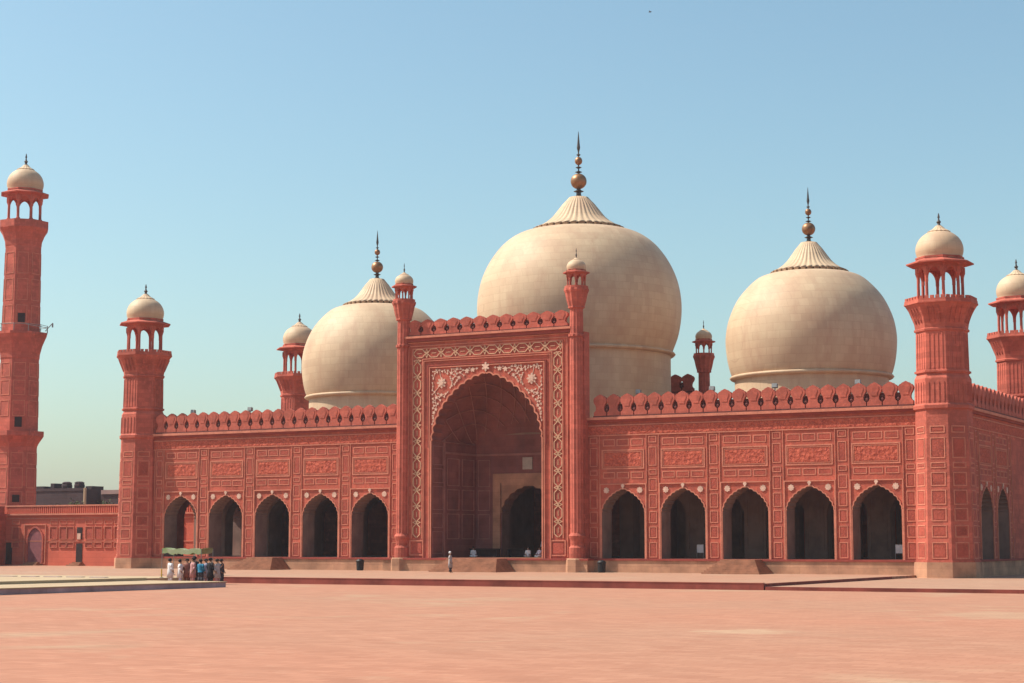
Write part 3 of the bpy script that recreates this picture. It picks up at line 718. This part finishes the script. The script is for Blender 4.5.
# ---- stairs
def stairs(cx, yb, bw, tw, bd, td):
    bm = bmesh.new(); n = 8; H = PL-GT-.02
    for i in range(n):
        t = i/(n-1); w_ = bw+(tw-bw)*t; d = bd+(td-bd)*t
        box(bm, cx-w_+i*.0, cx+w_, yb-d, yb, GT-.1 if i == 0 else GT+H*i/n-.002, GT+H*(i+1)/n)
    link('stairs', bm, M['stair'], mosque)
stairs(0, -1.86, 3.3, 2.5, 3.3, 1.7)
stairs(23.7, -.45, 2.45, 1.5, 3.1, 1.5); stairs(-23.7, -.45, 2.45, 1.5, 3.1, 1.5)

# ---- floodlights on the parapet
fl = None
for i, (x, d) in enumerate(((-33.8, 0), (-26.9, 0), (14.0, 0), (20.7, 0), (26.2, 0), (33.2, 0))):
    if fl is None:
        fl = empty('floodlight', (x, .55, 13.2))
        b = bmesh.new(); bar(b, (0, 0, 0), (0, 0, 1.95), .05); box(b, -.25, .25, -.04, .04, 1.9, 1.96); link('bracket', b, M['metal'], fl)
        b = bmesh.new(); hexa(b, [(-.22, -.2, 1.97), (.22, -.2, 1.97), (.22, .14, 1.97), (-.22, .14, 1.97), (-.22, -.14, 2.3), (.22, -.14, 2.3), (.22, .1, 2.25), (-.22, .1, 2.25)]); link('lamp_housing', b, M['metal'], fl)
        o = fl
    else: o = copy_tree(fl); o.location = (x, .55, 13.2)
    words = ['grey floodlight above the parapet nearest the left corner tower', 'grey floodlight on the left wing parapet, just left of the small rear kiosk tower',
             'small grey floodlight on the right wing parapet, in front of the central dome drum', 'grey floodlight on the parapet just right of the thin dark rear turret',
             'grey floodlight on the parapet below the left half of the right dome', 'grey floodlight on the parapet below the right half of the right dome']
    tag(o, words[i], 'floodlight', 'floodlights along the parapet')

# ------------------------------------------------------------------ courtyard boundary wall and cloister, left
YW = 11.0
cw = empty('courtyard_wall', (-56, YW, 0)); tag(cw, 'low red sandstone courtyard wall with blind niches between the mosque and the tall minaret', 'wall')
inv = Matrix.Translation((56, -YW, 0))
def plink(name, bm, m, parent, off):
    bmesh.ops.translate(bm, verts=bm.verts[:], vec=(-off[0], -off[1], -off[2])); return link(name, bm, m, parent)
TW = lambda u, d, z: (u, YW-d, z)
O = (-56, YW, 0)
bm = bmesh.new(); box(bm, -80, -41.5, YW+.02, YW+1.4, GC-.2, 5.6); plink('masonry', bm, M['boundary'], cw, O)
bm = bmesh.new(); box(bm, -68.4, -41.5, -.3, .25, 5.6, 5.78, TW); box(bm, -68.4, -41.5, -.3, .18, 6.55, 6.7, TW)
tops = bmesh.new()
for i in range(90):
    u = -68.3+i*.3
    box(tops, u, u+.17, -.1, .12, 5.8, 6.54, TW)
box(tops, -80, -41.5, -1.0, -.0, 5.62, 6.6, TW); plink('parapet', tops, M['boundary'], cw, O)
tr = bm
box(tr, -68.3, -41.5, -.03, .06, 5.2, 5.28, TW); box(tr, -68.3, -41.5, -.03, .05, 2.72, 2.80, TW)
pn = bmesh.new()
xs = [-61.3, -59.9, -58.9, -56.2, -54.9, -53.5, -52.1, -50.7, -49.3, -47.9, -46.5, -45.1, -43.7]
nich = arch_pts(.5, 3.0, 4.0, 4.4, 6)
dkk = bmesh.new()
for x in [-66.9]+xs:
    frame(tr, x-.55, x+.55, 4.6, 5.05, TW, .06, .05)
    frame(tr, x-.55, x+.55, 2.95, 4.35, TW, .06, .08); box(dkk, x-.4, x+.4, -.015, .012, 3.05, 4.22, TW)
    frame(tr, x-.55, x+.55, 2.05, 2.65, TW, .06, .08); box(dkk, x-.4, x+.4, -.015, .012, 2.12, 2.56, TW)
frame(tr, -65.6, -62.4, .3, 4.6, TW, .10, .1)
plink('mouldings', tr, M['trim'], cw, O); plink('blind_niches', dkk, M['panel'], cw, O)
bm = bmesh.new(); ar = arch_pts(1.05, .35, 3.0, 4.2, 12)
A = [bm.verts.new(TW(-63.95+x, .03, z)) for x, z in ar]; bm.faces.new(A)
B = [bm.verts.new(TW(-63.95+x, -.02, z)) for x, z in ar]
for i in range(len(A)): j = (i+1) % len(A); bm.faces.new((A[i], A[j], B[j], B[i]))
plink('door', bm, M['purple_door'], cw, O)
bm = bmesh.new(); arch_band(bm, -63.95, ar, .18, TW, -.02, .14); plink('door_arch', bm, M['red_tower'], cw, O)
for n_, (a, b, z0, z1) in (('door', (-58.0, -57.15, .35, 2.5)), ('window', (-57.95, -57.2, 2.95, 4.25)), ('door', (-68.3, -67.4, .2, 2.6))):
    bm = bmesh.new(); box(bm, a, b, -.02, .03, z0, z1, TW); plink(n_, bm, M['dark_door'], cw, O)
bm = bmesh.new(); box(bm, -57.8, -57.35, .0, .12, 2.95, 3.6, TW); plink('window_figure_stone', bm, M['white_inlay'], cw, O)
bm = bmesh.new()
for a, b in ((-65.2, -62.9), (-58.5, -56.7)):
    for k in range(3): box(bm, a+k*.15, b-k*.15, 0, 1.0-k*.3, GT-.05 if k == 0 else GT+k*.13, GT+.13*(k+1), TW)
plink('door_step', bm, M['stair'], cw, O)
cl = empty('cloister', (-74, -60, 0)); tag(cl, 'low sandstone cloister along the left edge of the courtyard, shaded side facing the mosque', 'cloister')
O2 = (-74, -60, 0)
bm = bmesh.new(); box(bm, -80, -68.45, -145, 10.98, GC-.2, 5.6); plink('masonry', bm, M['red'], cl, O2)
bm = bmesh.new(); box(bm, -80.2, -68.15, -145.2, 10.9, 5.6, 5.78); box(bm, -69.2, -68.3, -145, 10.6, 5.78, 6.6); plink('parapet', bm, M['red_tower'], cl, O2)
TC = lambda u, d, z: (-68.45+d, u, z)
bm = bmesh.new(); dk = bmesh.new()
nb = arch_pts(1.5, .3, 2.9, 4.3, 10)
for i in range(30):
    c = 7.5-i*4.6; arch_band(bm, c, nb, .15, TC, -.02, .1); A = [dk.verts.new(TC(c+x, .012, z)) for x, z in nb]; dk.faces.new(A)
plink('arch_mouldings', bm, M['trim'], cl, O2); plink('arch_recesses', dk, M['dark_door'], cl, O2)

# ------------------------------------------------------------------ tall minaret
mx, my = -76.9, 21.0
mi = empty('minaret', (mx, my, 0)); tag(mi, 'tall detached octagonal red sandstone minaret with an open domed kiosk on top', 'minaret')
OM = (mx, my, 0)
rot = PI/8; c8 = math.cos(PI/8)
bm = bmesh.new()
MR = lambda P: [(r*.70 if z < 38.5 else r*.70, z) for r, z in P]
lathe(bm, MR([(3.75, GC-.2), (3.6, 6), (3.5, 13.7), (3.55, 13.95), (3.85, 14.4), (4.55, 15.1), (4.65, 15.2), (4.65, 15.75), (3.6, 15.8),
           (3.4, 24.4), (3.5, 24.5), (3.55, 25.0), (4.0, 26.2), (4.6, 27.2), (4.7, 27.3), (4.7, 27.6), (3.4, 27.62), (3.2, 38.0), (3.25, 38.1), (3.35, 38.8), (3.8, 39.6), (4.25, 40.1), (4.35, 40.2), (4.35, 41.1), (4.2, 41.12)]), 8, (0, 0, 0), rot)
mshaft = link('shaft', bm, M['red_tower'], mi)
mtr = bmesh.new(); mdk = []
for i in range(8):
    a = 2*PI*i/8
    def mk(r0, z0, r1, z1, a=a):
        def T(u, d, z):
            r = (r0+(r1-r0)*(z-z0)/(z1-z0))*c8+d
            return (r*math.cos(a)-u*math.sin(a), r*math.sin(a)+u*math.cos(a), z)
        return T
    T1 = mk(2.52, 6, 2.45, 13.7); T2 = mk(2.52, 15.8, 2.38, 24.4); T3 = mk(2.38, 27.62, 2.24, 38)
    for z0, z1 in ((7.2, 8.6), (9, 11.4), (11.8, 13.2)): frame(mtr, -.72, .72, z0, z1, T1, .08, .04)
    for z0, z1 in ((17.5, 19.4), (20.0, 21.8), (22.2, 23.9)): frame(mtr, -.70, .70, z0, z1, T2, .08, .04)
    for z0, z1 in ((28.6, 30.8), (31.4, 34.0), (34.6, 37.2)): frame(mtr, -.64, .64, z0, z1, T3, .07, .04)
    if i == 7:
        for T, z0, z1 in ((T1, 7.35, 8.2), (T2, 16.2, 17.4), (T3, 28.7, 29.8)):
            b = bmesh.new(); box(b, -.42, .42, -.02, .05, z0, z1, T); link('window', b, M['dark_door'], mi)
join_into(mshaft, [(mtr, M['trim'])])
kiosk(mi, (0, 0), 41.1, 44.1, 44.5, 1.98, 3.0, 2.08, 48.2, 49.6, 8, .16)
b = bmesh.new()
for k in range(12):
    a = 2*PI*k/12; bar(b, (3.2*math.cos(a), 3.2*math.sin(a), 27.6), (3.2*math.cos(a), 3.2*math.sin(a), 28.5), .04)
    a2 = 2*PI*(k+1)/12; bar(b, (3.2*math.cos(a), 3.2*math.sin(a), 28.45), (3.2*math.cos(a2), 3.2*math.sin(a2), 28.45), .035)
bar(b, (3.0, 1, 27.8), (4.6, .5, 28.6), .05); bar(b, (4.6, .5, 28.6), (4.6, .5, 28.1), .09); bar(b, (2.4, -1.6, 28.4), (4.9, -.6, 27.9), .04)
link('railing', b, M['metal'], mi)

# ------------------------------------------------------------------ beyond the wall
fb = empty('flat_roofed_building', (-106, 60, 0)); tag(fb, 'long dark flat-roofed building beyond the courtyard wall with two round roof tanks', 'building')
OB = (-106, 60, 0)
bm = bmesh.new(); box(bm, -120, -101.2, 60, 72, GC, 10.3); box(bm, -120.1, -101.1, 59.9, 60.2, 10.1, 10.5); plink('walls', bm, M['far_wall'], fb, OB)
for x0, x1, zt in ((-119, -115.5, 11.2), (-112.5, -111, 10.9), (-109.6, -108.9, 11.3), (-102.8, -101.6, 10.8)):
    bm = bmesh.new(); box(bm, x0, x1, 61.5, 64, 10.25, zt); plink('roof_shed', bm, M['far_wall'], fb, OB)
for x in (-106.4, -104.0):
    bm = bmesh.new(); lathe(bm, [(.75, 10.3), (.8, 10.9), (.7, 11.2), (.75, 11.35), (.4, 11.5)], 7, (x, 61.5, 0)); plink('roof_tank', bm, M['far_wall'], fb, OB)
sb = empty('small_building', (-98, 62, 0)); tag(sb, 'small grey building with pale roof edge beside a white mast, beyond the courtyard wall', 'building')
bm = bmesh.new(); box(bm, -100.3, -95.2, 62, 72, GC, 9.6); plink('walls', bm, M['far_wall'], sb, (-98, 62, 0))
bm = bmesh.new(); box(bm, -100.1, -95.0, 61.8, 72.2, 9.6, 10.2); plink('roof', bm, M['far_pale'], sb, (-98, 62, 0))
bm = bmesh.new(); bar(bm, (0, 0, 0), (0, 0, 10.7), .2, 10); pm = link('mast', bm, M['tank_top'], None); pm.location = (-99.7, 58, GC)
tag(pm, 'white vertical mast standing between the two buildings beyond the wall', 'mast')
def tree(x, y, h, r, label, seed):
    rr = random.Random(seed); t = empty('tree', (x, y, GC)); tag(t, label, 'tree', 'trees behind the courtyard wall')
    b = bmesh.new(); lathe(b, [(.22, 0), (.15, h*.5), (.06, h*.85)], 8)
    for k in range(5):
        a = rr.uniform(0, 6.28); bar(b, (0, 0, h*.5), (math.cos(a)*r*.6, math.sin(a)*r*.6, h*.8), .05)
    link('trunk', b, M['bark'], t)
    b = bmesh.new(); cl_ = [(rr.gauss(0, r*.45), rr.gauss(0, r*.45), h*.78+rr.uniform(-.18, .18)*h) for _ in range(16)]
    for _ in range(1500):
        c = rr.choice(cl_); v = Vector((rr.gauss(0, .32), rr.gauss(0, .32), rr.gauss(0, .25)))
        p = Vector(c)+v; n = Vector((rr.gauss(0, 1), rr.gauss(0, 1), rr.gauss(0, 1))).normalized(); u = n.orthogonal().normalized()*rr.uniform(.08, .16); w_ = n.cross(u)
        b.faces.new([b.verts.new(p+u), b.verts.new(p+w_*.6), b.verts.new(p-u), b.verts.new(p-w_*.6)])
    link('crown', b, M['leaf'], t)
for i, (x, h, r, l) in enumerate(((-61.6, 6.6, 1.4, 'small green treetop just showing above the middle of the courtyard wall'), (-57.6, 6.9, 1.5, 'green treetop above the courtyard wall, below the white mast'),
                                  (-54.8, 7.2, 1.3, 'green treetop above the courtyard wall close to the left corner tower'))):
    tree(x-3.5, 15.5, h+.45, r, l, i+5)

# ------------------------------------------------------------------ ablution tank
tk = empty('ablution_tank', (-20, -62, GC)); tag(tk, 'low pale ablution tank platform with a mauve stone side wall, lower left of the courtyard', 'tank')
OT = (-20, -62, GC)
bm = bmesh.new(); box(bm, -46, 4.4, -82, -43.0, GC-.1, .015); plink('side_wall', bm, M['tank'], tk, OT)
bm = bmesh.new(); box(bm, -46, 4.46, -82, -42.94, .02, .075); plink('coping', bm, M['tank_top'], tk, OT)
bm = bmesh.new(); box(bm, -46, -1.9, -80, -43.4, .08, .26); plink('inner_rim', bm, M['tank_top'], tk, OT)
for i in range(17):
    bm = bmesh.new(); x = -4.5-i*2.05; box(bm, x-1.35, x, -44.6, -44.2, .262, .30); plink('drain_slot', bm, M['tank'], tk, OT)
bm = bmesh.new(); box(bm, -67.8, -5.8, -43.0, -32.9, GC-.1, GT+.004); plink('apron', bm, M['tank_top'], tk, OT)

# ------------------------------------------------------------------ awning by the group
aw = empty('awning', (-11, -28, GT)); tag(aw, 'flat green shade cloth on thin poles in front of the two leftmost arches', 'awning')
bm = bmesh.new()
N_ = 14; top = []
for i in range(N_+1):
    for j in range(4):
        x = -1.9+3.8*i/N_; y = -.7+1.4*j/3; z = 2.05+.05*math.sin(i*1.3+j)-.06*math.sin(PI*i/N_)
        top.append(bm.verts.new((x, y, z)))
for i in range(N_):
    for j in range(3): bm.faces.new((top[i*4+j], top[i*4+j+1], top[(i+1)*4+j+1], top[(i+1)*4+j]))
for j in (0, 3):      # valances
    low = [bm.verts.new(Vector(top[i*4+j].co)+Vector((0, (-.02 if j == 0 else .02), -.38-.05*math.sin(i*2.1)))) for i in range(N_+1)]
    for i in range(N_): bm.faces.new((top[i*4+j], top[(i+1)*4+j], low[i+1], low[i]))
ac = link('cloth', bm, M['green_cloth'], aw); md = ac.modifiers.new('thickness', 'SOLIDIFY'); md.thickness = .02
for x in (-1.9, 1.9):
    for y in (-.7, .7):
        bm = bmesh.new(); bar(bm, (x, y, 0), (x, y, 2.0), .025, 8); lathe(bm, [(.14, 0), (.14, .04), (.04, .06)], 10, (x, y, 0)); link('pole', bm, M['metal'], aw)

# ------------------------------------------------------------------ bins, boards, small objects
def bin_(x, y, label):
    o = empty('litter_bin', (x, y, GT)); tag(o, label, 'litter bin', 'black litter bins at the plinth')
    o.scale = (.88, .88, .88)
    b = bmesh.new(); lathe(b, [(.30, 0), (.36, .08), (.40, .85), (.42, .88), (.40, .92)], 18); link('drum', b, M['black'], o, smooth=False)
    b = bmesh.new(); lathe(b, [(.43, .9), (.43, .98), (.3, 1.12), (.1, 1.18)], 18); link('lid', b, M['black'], o)
    return o
bin_(-12.7, -1.6, 'black litter bin at the plinth between the left arcade and the portal')
bin_(11.6, -1.9, 'black litter bin at the plinth just right of the portal, before the first right arch')
def board(x, y, label):
    o = empty('notice_board', (x, y, PL)); tag(o, label, 'notice board', 'notice boards inside the right arcade')
    b = bmesh.new(); box(b, -.28, .28, -.02, .02, .5, 1.15); link('panel', b, M['board'], o)
    b = bmesh.new(); box(b, -.31, -.28, -.03, .03, .0, 1.2); box(b, .28, .31, -.03, .03, .0, 1.2); box(b, -.28, .28, -.03, .03, 1.15, 1.2); link('frame', b, M['metal'], o)
board(18.9, 1.9, 'small pale notice board standing inside the second arch right of the portal')
board(35.9, 1.6, 'small pale notice board standing inside the rightmost arch')
# low rail / desks in the portal
def desk(x, y, w_, label):
    o = empty('reading_bench', (x, y, PL+.03)); tag(o, label, 'bench')
    b = bmesh.new(); box(b, -w_, w_, -.3, .3, .7, .78); link('top', b, M['dark_door'], o)
    for sx in (-1, 1): b = bmesh.new(); box(b, sx*w_*.92-.06, sx*w_*.92+.06, -.26, .26, 0, .7); link('leg', b, M['dark_door'], o)
    b = bmesh.new(); box(b, -w_*.85, w_*.85, .2, .24, .1, .69); link('back_panel', b, M['dark_door'], o)
desk(-3.3, 4.6, 1.5, 'low dark bench in the shade at the left of the portal recess')
desk(-.4, 5.4, .9, 'short dark bench beside the marble doorway inside the portal')

# ------------------------------------------------------------------ people
def skin_mesh(verts, edges, radii, sub=1):
    me = bpy.data.meshes.new('body'); me.from_pydata([tuple(v) for v in verts], edges, []); o = bpy.data.objects.new('tmp', me); COL.objects.link(o)
    m = o.modifiers.new('s', 'SKIN'); m.use_smooth_shade = True
    for i, r in enumerate(radii): me.skin_vertices[0].data[i].radius = (r, r)
    me.skin_vertices[0].data[0].use_root = True
    o.modifiers.new('d', 'SUBSURF').levels = sub
    dg = bpy.context.evaluated_depsgraph_get(); out = bpy.data.meshes.new_from_object(o.evaluated_get(dg))
    bpy.data.objects.remove(o); return out
def person(loc, rz, h, top, legs, label, pose='stand', cap=None, kurta=True, group=None):
    s = h/1.72; root = empty('person', loc, None, rz); tag(root, label, 'person', group)
    V = []; E = []; R = []
    def v(p, r, par=None):
        V.append(Vector(p)*s); R.append(r*s); i = len(V)-1
        if par is not None: E.append((par, i))
        return i
    bend = 0; knee = 0
    if pose == 'bow': bend = .9
    hipz = .92 if pose != 'sit' else .16
    pel = v((0, 0, hipz), .135)
    def sp(t, r, par):   # along a spine that can bend forward (-Y)
        return v((0, -math.sin(bend)*t, hipz+math.cos(bend)*t), r, par)
    a = sp(.18, .125, pel); b = sp(.38, .14, a); sh_ = sp(.50, .10, b); nk = sp(.58, .055, sh_); hd = sp(.68, .085, nk); hd2 = sp(.76, .085, hd)
    for sx in (-1, 1):
        if pose == 'sit':
            th = v((sx*.11, -.02, hipz), .09, pel); kn = v((sx*.30, -.32, hipz-.02), .07, th); an = v((-sx*.02, -.38, .07), .045, kn); ft = v((-sx*.12, -.42, .05), .04, an)
        else:
            st = .07*sx if pose == 'walk' else 0
            th = v((sx*.10, 0, hipz-.08), .095, pel); kn = v((sx*.11, -.02-st, .50), .062, th); an = v((sx*.11, st*1.4, .09), .04, kn); ft = v((sx*.12, -.14+st*1.4, .04), .038, an)
        base = V[sh_]/s
        s1 = v((base.x+sx*.17, base.y, base.z-.02), .06, sh_)
        down = .55 if pose != 'phone' else .3
        e = v((base.x+sx*.24, base.y+(-.10 if pose in ('bow', 'sit') else .03), base.z-.29), .045, s1)
        if pose == 'bow': wr = v((sx*.17, base.y-.06, base.z-.52), .032, e)
        elif pose == 'sit': wr = v((sx*.2, base.y-.30, base.z-.36), .032, e)
        elif pose == 'phone' and sx > 0: wr = v((sx*.10, base.y-.24, base.z-.12), .032, e)
        else: wr = v((sx*.26, base.y-.08, base.z-.52), .032, e)
        wv = V[wr]/s; ev = V[e]/s; dr = (wv-ev).normalized(); pm_ = wv+dr*.07; palm = v(pm_, .034, wr)
        side_ = dr.cross(Vector((1, 0, 0))).normalized()
        for k, ln in enumerate((.062, .075, .07, .055)):
            f1 = pm_+side_*(.026*(k-1.5))+dr*.035; i1 = v(f1, .010, palm); i2 = v(f1+dr*ln+Vector((-sx*.02, 0, 0)), .008, i1)
        t1 = v(wv+dr*.03-side_*.04+Vector((-sx*.01, 0, 0)), .011, wr); v(wv+dr*.075-side_*.055+Vector((-sx*.02, 0, 0)), .009, t1)
    me = skin_mesh(V, E, R); me.materials.append(M['skin']); bo = bpy.data.objects.new('body', me); COL.objects.link(bo); bo.parent = root
    # face: nose, eyes; hair
    fwd = Vector((0, -math.cos(bend), -math.sin(bend))); up = Vector((0, -math.sin(bend), math.cos(bend))); hc = V[hd]*.5+V[hd2]*.5
    fb_ = bmesh.new(); nose = hc+fwd*.098*s; hexa(fb_, [nose+Vector((x*.014*s, 0, 0))+up*z*.02*s+fwd*y*.012*s for z in (-1, 1) for x, y in ((-1, -1), (1, -1), (1, 1), (-1, 1))]); link('nose', fb_, M['skin'], root)
    fb_ = bmesh.new()
    for sx in (-1, 1): bmesh.ops.create_icosphere(fb_, subdivisions=1, radius=.012*s, matrix=Matrix.Translation(hc+fwd*.09*s+Vector((sx*.035*s, 0, 0))+up*.02*s))
    link('eyes', fb_, M['hair'], root)
    hb = bmesh.new(); bmesh.ops.create_uvsphere(hb, u_segments=16, v_segments=10, radius=.118*s, matrix=Matrix.Translation(hc-fwd*.022*s+up*.03*s))
    bmesh.ops.delete(hb, geom=[f for f in hb.faces if (f.calc_center_median()-hc).dot(fwd) > .05*s and (f.calc_center_median()-hc).dot(up) < .07*s], context='FACES')
    link('hair' if cap is None else 'cap', hb, M['hair'] if cap is None else CL[cap], root, smooth=True)
    # clothing shells
    def shell(name, rings, m):
        g = bmesh.new(); rr_ = []
        for (c, rx, ry) in rings: rr_.append([g.verts.new((c[0]*s+rx*s*math.cos(t)*(1+.05*math.sin(5*t+c[2]*9)), c[1]*s+ry*s*math.sin(t)*(1+.05*math.cos(4*t)), c[2]*s)) for t in [2*PI*k/18 for k in range(18)]])
        for p, q in zip(rr_, rr_[1:]):
            for k in range(18): j = (k+1) % 18; g.faces.new((p[k], p[j], q[j], q[k]))
        g.faces.new(rr_[-1]); g.faces.new(rr_[0]); return link(name, g, m, root, smooth=True)
    P = lambda t: (0, -math.sin(bend)*t, hipz+math.cos(bend)*t)
    if pose == 'sit':
        shell('shirt', [(P(-.10), .34, .36), (P(.0), .28, .26), (P(.2), .20, .15), (P(.38), .22, .145), (P(.5), .19, .11), (P(.56), .08, .07)], CL[top])
    elif pose == 'bow':
        shell('shirt', [((0, .03, .55), .23, .2), ((0, .0, .85), .2, .18), (P(.18), .19, .18), (P(.36), .22, .2), (P(.47), .21, .17), (P(.55), .1, .1)], CL[top])
    else:
        lowz = -.48 if kurta else -.08
        shell('shirt', [((0, 0, hipz+lowz), .25, .19), ((0, 0, hipz-.05), .205, .155), (P(.15), .18, .14), (P(.36), .215, .15), (P(.48), .20, .12), (P(.535), .11, .08), (P(.56), .075, .07)], CL[top])
    for sx in (-1, 1):
        i0 = len(V)
        # sleeves and trouser legs as tapered tubes round the limb bones
    sl = bmesh.new(); tb = bmesh.new()
    def tube(g, a_, b_, r0, r1):
        a_, b_ = Vector(a_), Vector(b_); d = (b_-a_).normalized(); u = d.orthogonal().normalized(); w2 = d.cross(u)
        A = [g.verts.new(a_+(u*math.cos(t)+w2*math.sin(t))*r0) for t in [2*PI*k/12 for k in range(12)]]; B = [g.verts.new(b_+(u*math.cos(t)+w2*math.sin(t))*r1) for t in [2*PI*k/12 for k in range(12)]]
        for k in range(12): j = (k+1) % 12; g.faces.new((A[k], A[j], B[j], B[k]))
        g.faces.new(A); g.faces.new(B)
    per = (len(V)-7)//2
    for q in range(2):
        o_ = 7+q*per; th, kn, an, ft, s1, e, wr = [V[o_+k] for k in range(7)]
        tube(sl, s1+(s1-e).normalized()*.02, e, .082*s, .068*s); tube(sl, e+(s1-e)*.08, e+(wr-e)*.85, .066*s, .055*s)
        tube(tb, V[0]*.5+th*.5, kn, .125*s, .095*s); tube(tb, kn+(th-kn)*.06, kn+(an-kn)*.92, .095*s, .085*s)
    link('sleeves', sl, CL[top], root, smooth=True); link('trousers', tb, CL[legs], root, smooth=True)
    return root
gz = GT
grp = 'visitors gathered beside the tank'
people = [((-5.04, -37.20, GC), 2.6, 1.68, 'white', 'white', 'person in white kurta with back turned, leftmost of the gathered group', 'stand'),
 ((-4.30, -37.00, GC), 2.2, 1.62, 'white', 'lilac', 'person in white kurta, second from the left of the group, leaning slightly', 'phone'),
 ((-4.02, -36.60, GC), 0.4, 1.66, 'brown', 'brown', 'person in red-brown clothes between the white kurtas and the blue shirt', 'stand'),
 ((-3.17, -37.00, GC), -0.6, 1.74, 'rose', 'rose', 'tall person in dusty rose clothes left of the blue shirt', 'stand'),
 ((-3.62, -36.30, GC), .3, 1.82, 'black', 'dark', 'dark-clothed taller person standing behind the dusty rose one', 'stand'),
 ((-2.16, -37.40, GC), 3.0, 1.64, 'blue', 'dark', 'person in teal blue shirt and dark trousers in the middle of the group', 'stand'),
 ((-2.18, -36.80, GC), .8, 1.66, 'lilac', 'lilac', 'person in pale lilac kurta between the blue and the black clothes', 'stand'),
 ((-1.39, -37.30, GC), 2.9, 1.74, 'black', 'black', 'person all in black, standing right of the pale lilac kurta', 'stand'),
 ((-1.02, -37.00, GC), 1.6, 1.66, 'grey', 'rose', 'person in grey shirt and rose trousers near the right end of the group', 'phone'),
 ((-1.13, -36.40, GC), 1.9, 1.66, 'dark', 'dark', 'dark-clothed person at the far right end of the group', 'stand')]
for loc, rz, h, t_, l_, lab, pose in people:
    person(loc, rz, h, t_, l_, lab, pose, kurta=(t_ not in ('blue', 'dark')), group=grp).scale = (1.22, 1.22, 1.03)
person((1.45, -9.5, gz), 1.9, 1.72, 'grey', 'dark', 'person in grey shirt standing alone on the terrace before the portal stairs', 'walk', cap='white', kurta=True)
person((-3.3, 2.5, PL+.03), .6, 1.6, 'white', 'white', 'person in white sitting on the floor at the left inside the portal', 'sit')
person((1.9, 3.2, PL+.03), .3, 1.6, 'white', 'grey', 'person in pale clothes standing before the dark doorway inside the portal', 'sit')
person((3.2, 2.9, PL+.03), -.4, 1.6, 'lilac', 'white', 'person in lilac sitting on the floor at the right inside the portal', 'sit')
person((1.0, 7.9, PL+.03), .2, 1.7, 'white', 'white', 'person in white standing in the marble doorway of the portal', 'stand')

# ------------------------------------------------------------------ bird
bd = empty('bird', (76.8261-.2141*215, -136.1325+.9655*215, 2.5616+.2929*215) if False else (29.757, -31.445, 37.561)); bd.scale = (.5, .5, .5); tag(bd, 'tiny dark bird flying high in the sky above the central dome', 'bird')
b = bmesh.new(); lathe(b, [(.01, -.22), (.06, -.12), (.085, 0), (.05, .12), (.045, .18), (.01, .25)], 10); 
bmesh.ops.rotate(b, verts=b.verts[:], cent=(0, 0, 0), matrix=Matrix.Rotation(PI/2, 3, 'Y'))
link('body', b, M['bronze'], bd)
for s in (-1, 1):
    b = bmesh.new(); hexa(b, [(-.08, 0, .02), (.09, 0, .02), (.04, s*.22, .1), (-.05, s*.22, .1), (-.08, 0, .035), (.09, 0, .035), (.04, s*.22, .112), (-.05, s*.22, .112)]); hexa(b, [(-.05, s*.22, .1), (.04, s*.22, .1), (-.06, s*.42, .04), (-.08, s*.42, .04), (-.05, s*.22, .11), (.04, s*.22, .11), (-.06, s*.42, .05), (-.08, s*.42, .05)]); link('wing', b, M['bronze'], bd)

# ------------------------------------------------------------------ air
hb = bmesh.new(); box(hb, -1700, 1700, -1000, 2700, -2.5, 53)
hz = bpy.data.materials.new('haze_air'); hz.use_nodes = True; hn = hz.node_tree
for n in list(hn.nodes):
    if n.type != 'OUTPUT_MATERIAL': hn.nodes.remove(n)
pv = hn.nodes.new('ShaderNodeVolumePrincipled'); pv.inputs['Color'].default_value = (.86, .88, 1.0, 1); pv.inputs['Density'].default_value = .00012; pv.inputs['Anisotropy'].default_value = .2
hn.links.new(pv.outputs[0], hn.nodes['Material Output'].inputs['Volume'])
tag(link('haze', hb, hz), kind='stuff'); scene.cycles.volume_bounces = 1

po = empty('post', (-6.4, -36.5, GT)); tag(po, 'short yellow post standing left of the gathered group', 'post')
b = bmesh.new(); lathe(b, [(.06, 0), (.05, .06), (.045, .6), (.02, .64)], 10); link('shaft', b, M['yellow'], po)
b = bmesh.new(); lathe(b, [(.14, -.02), (.14, .03), (.06, .05)], 12); link('foot', b, M['metal'], po)
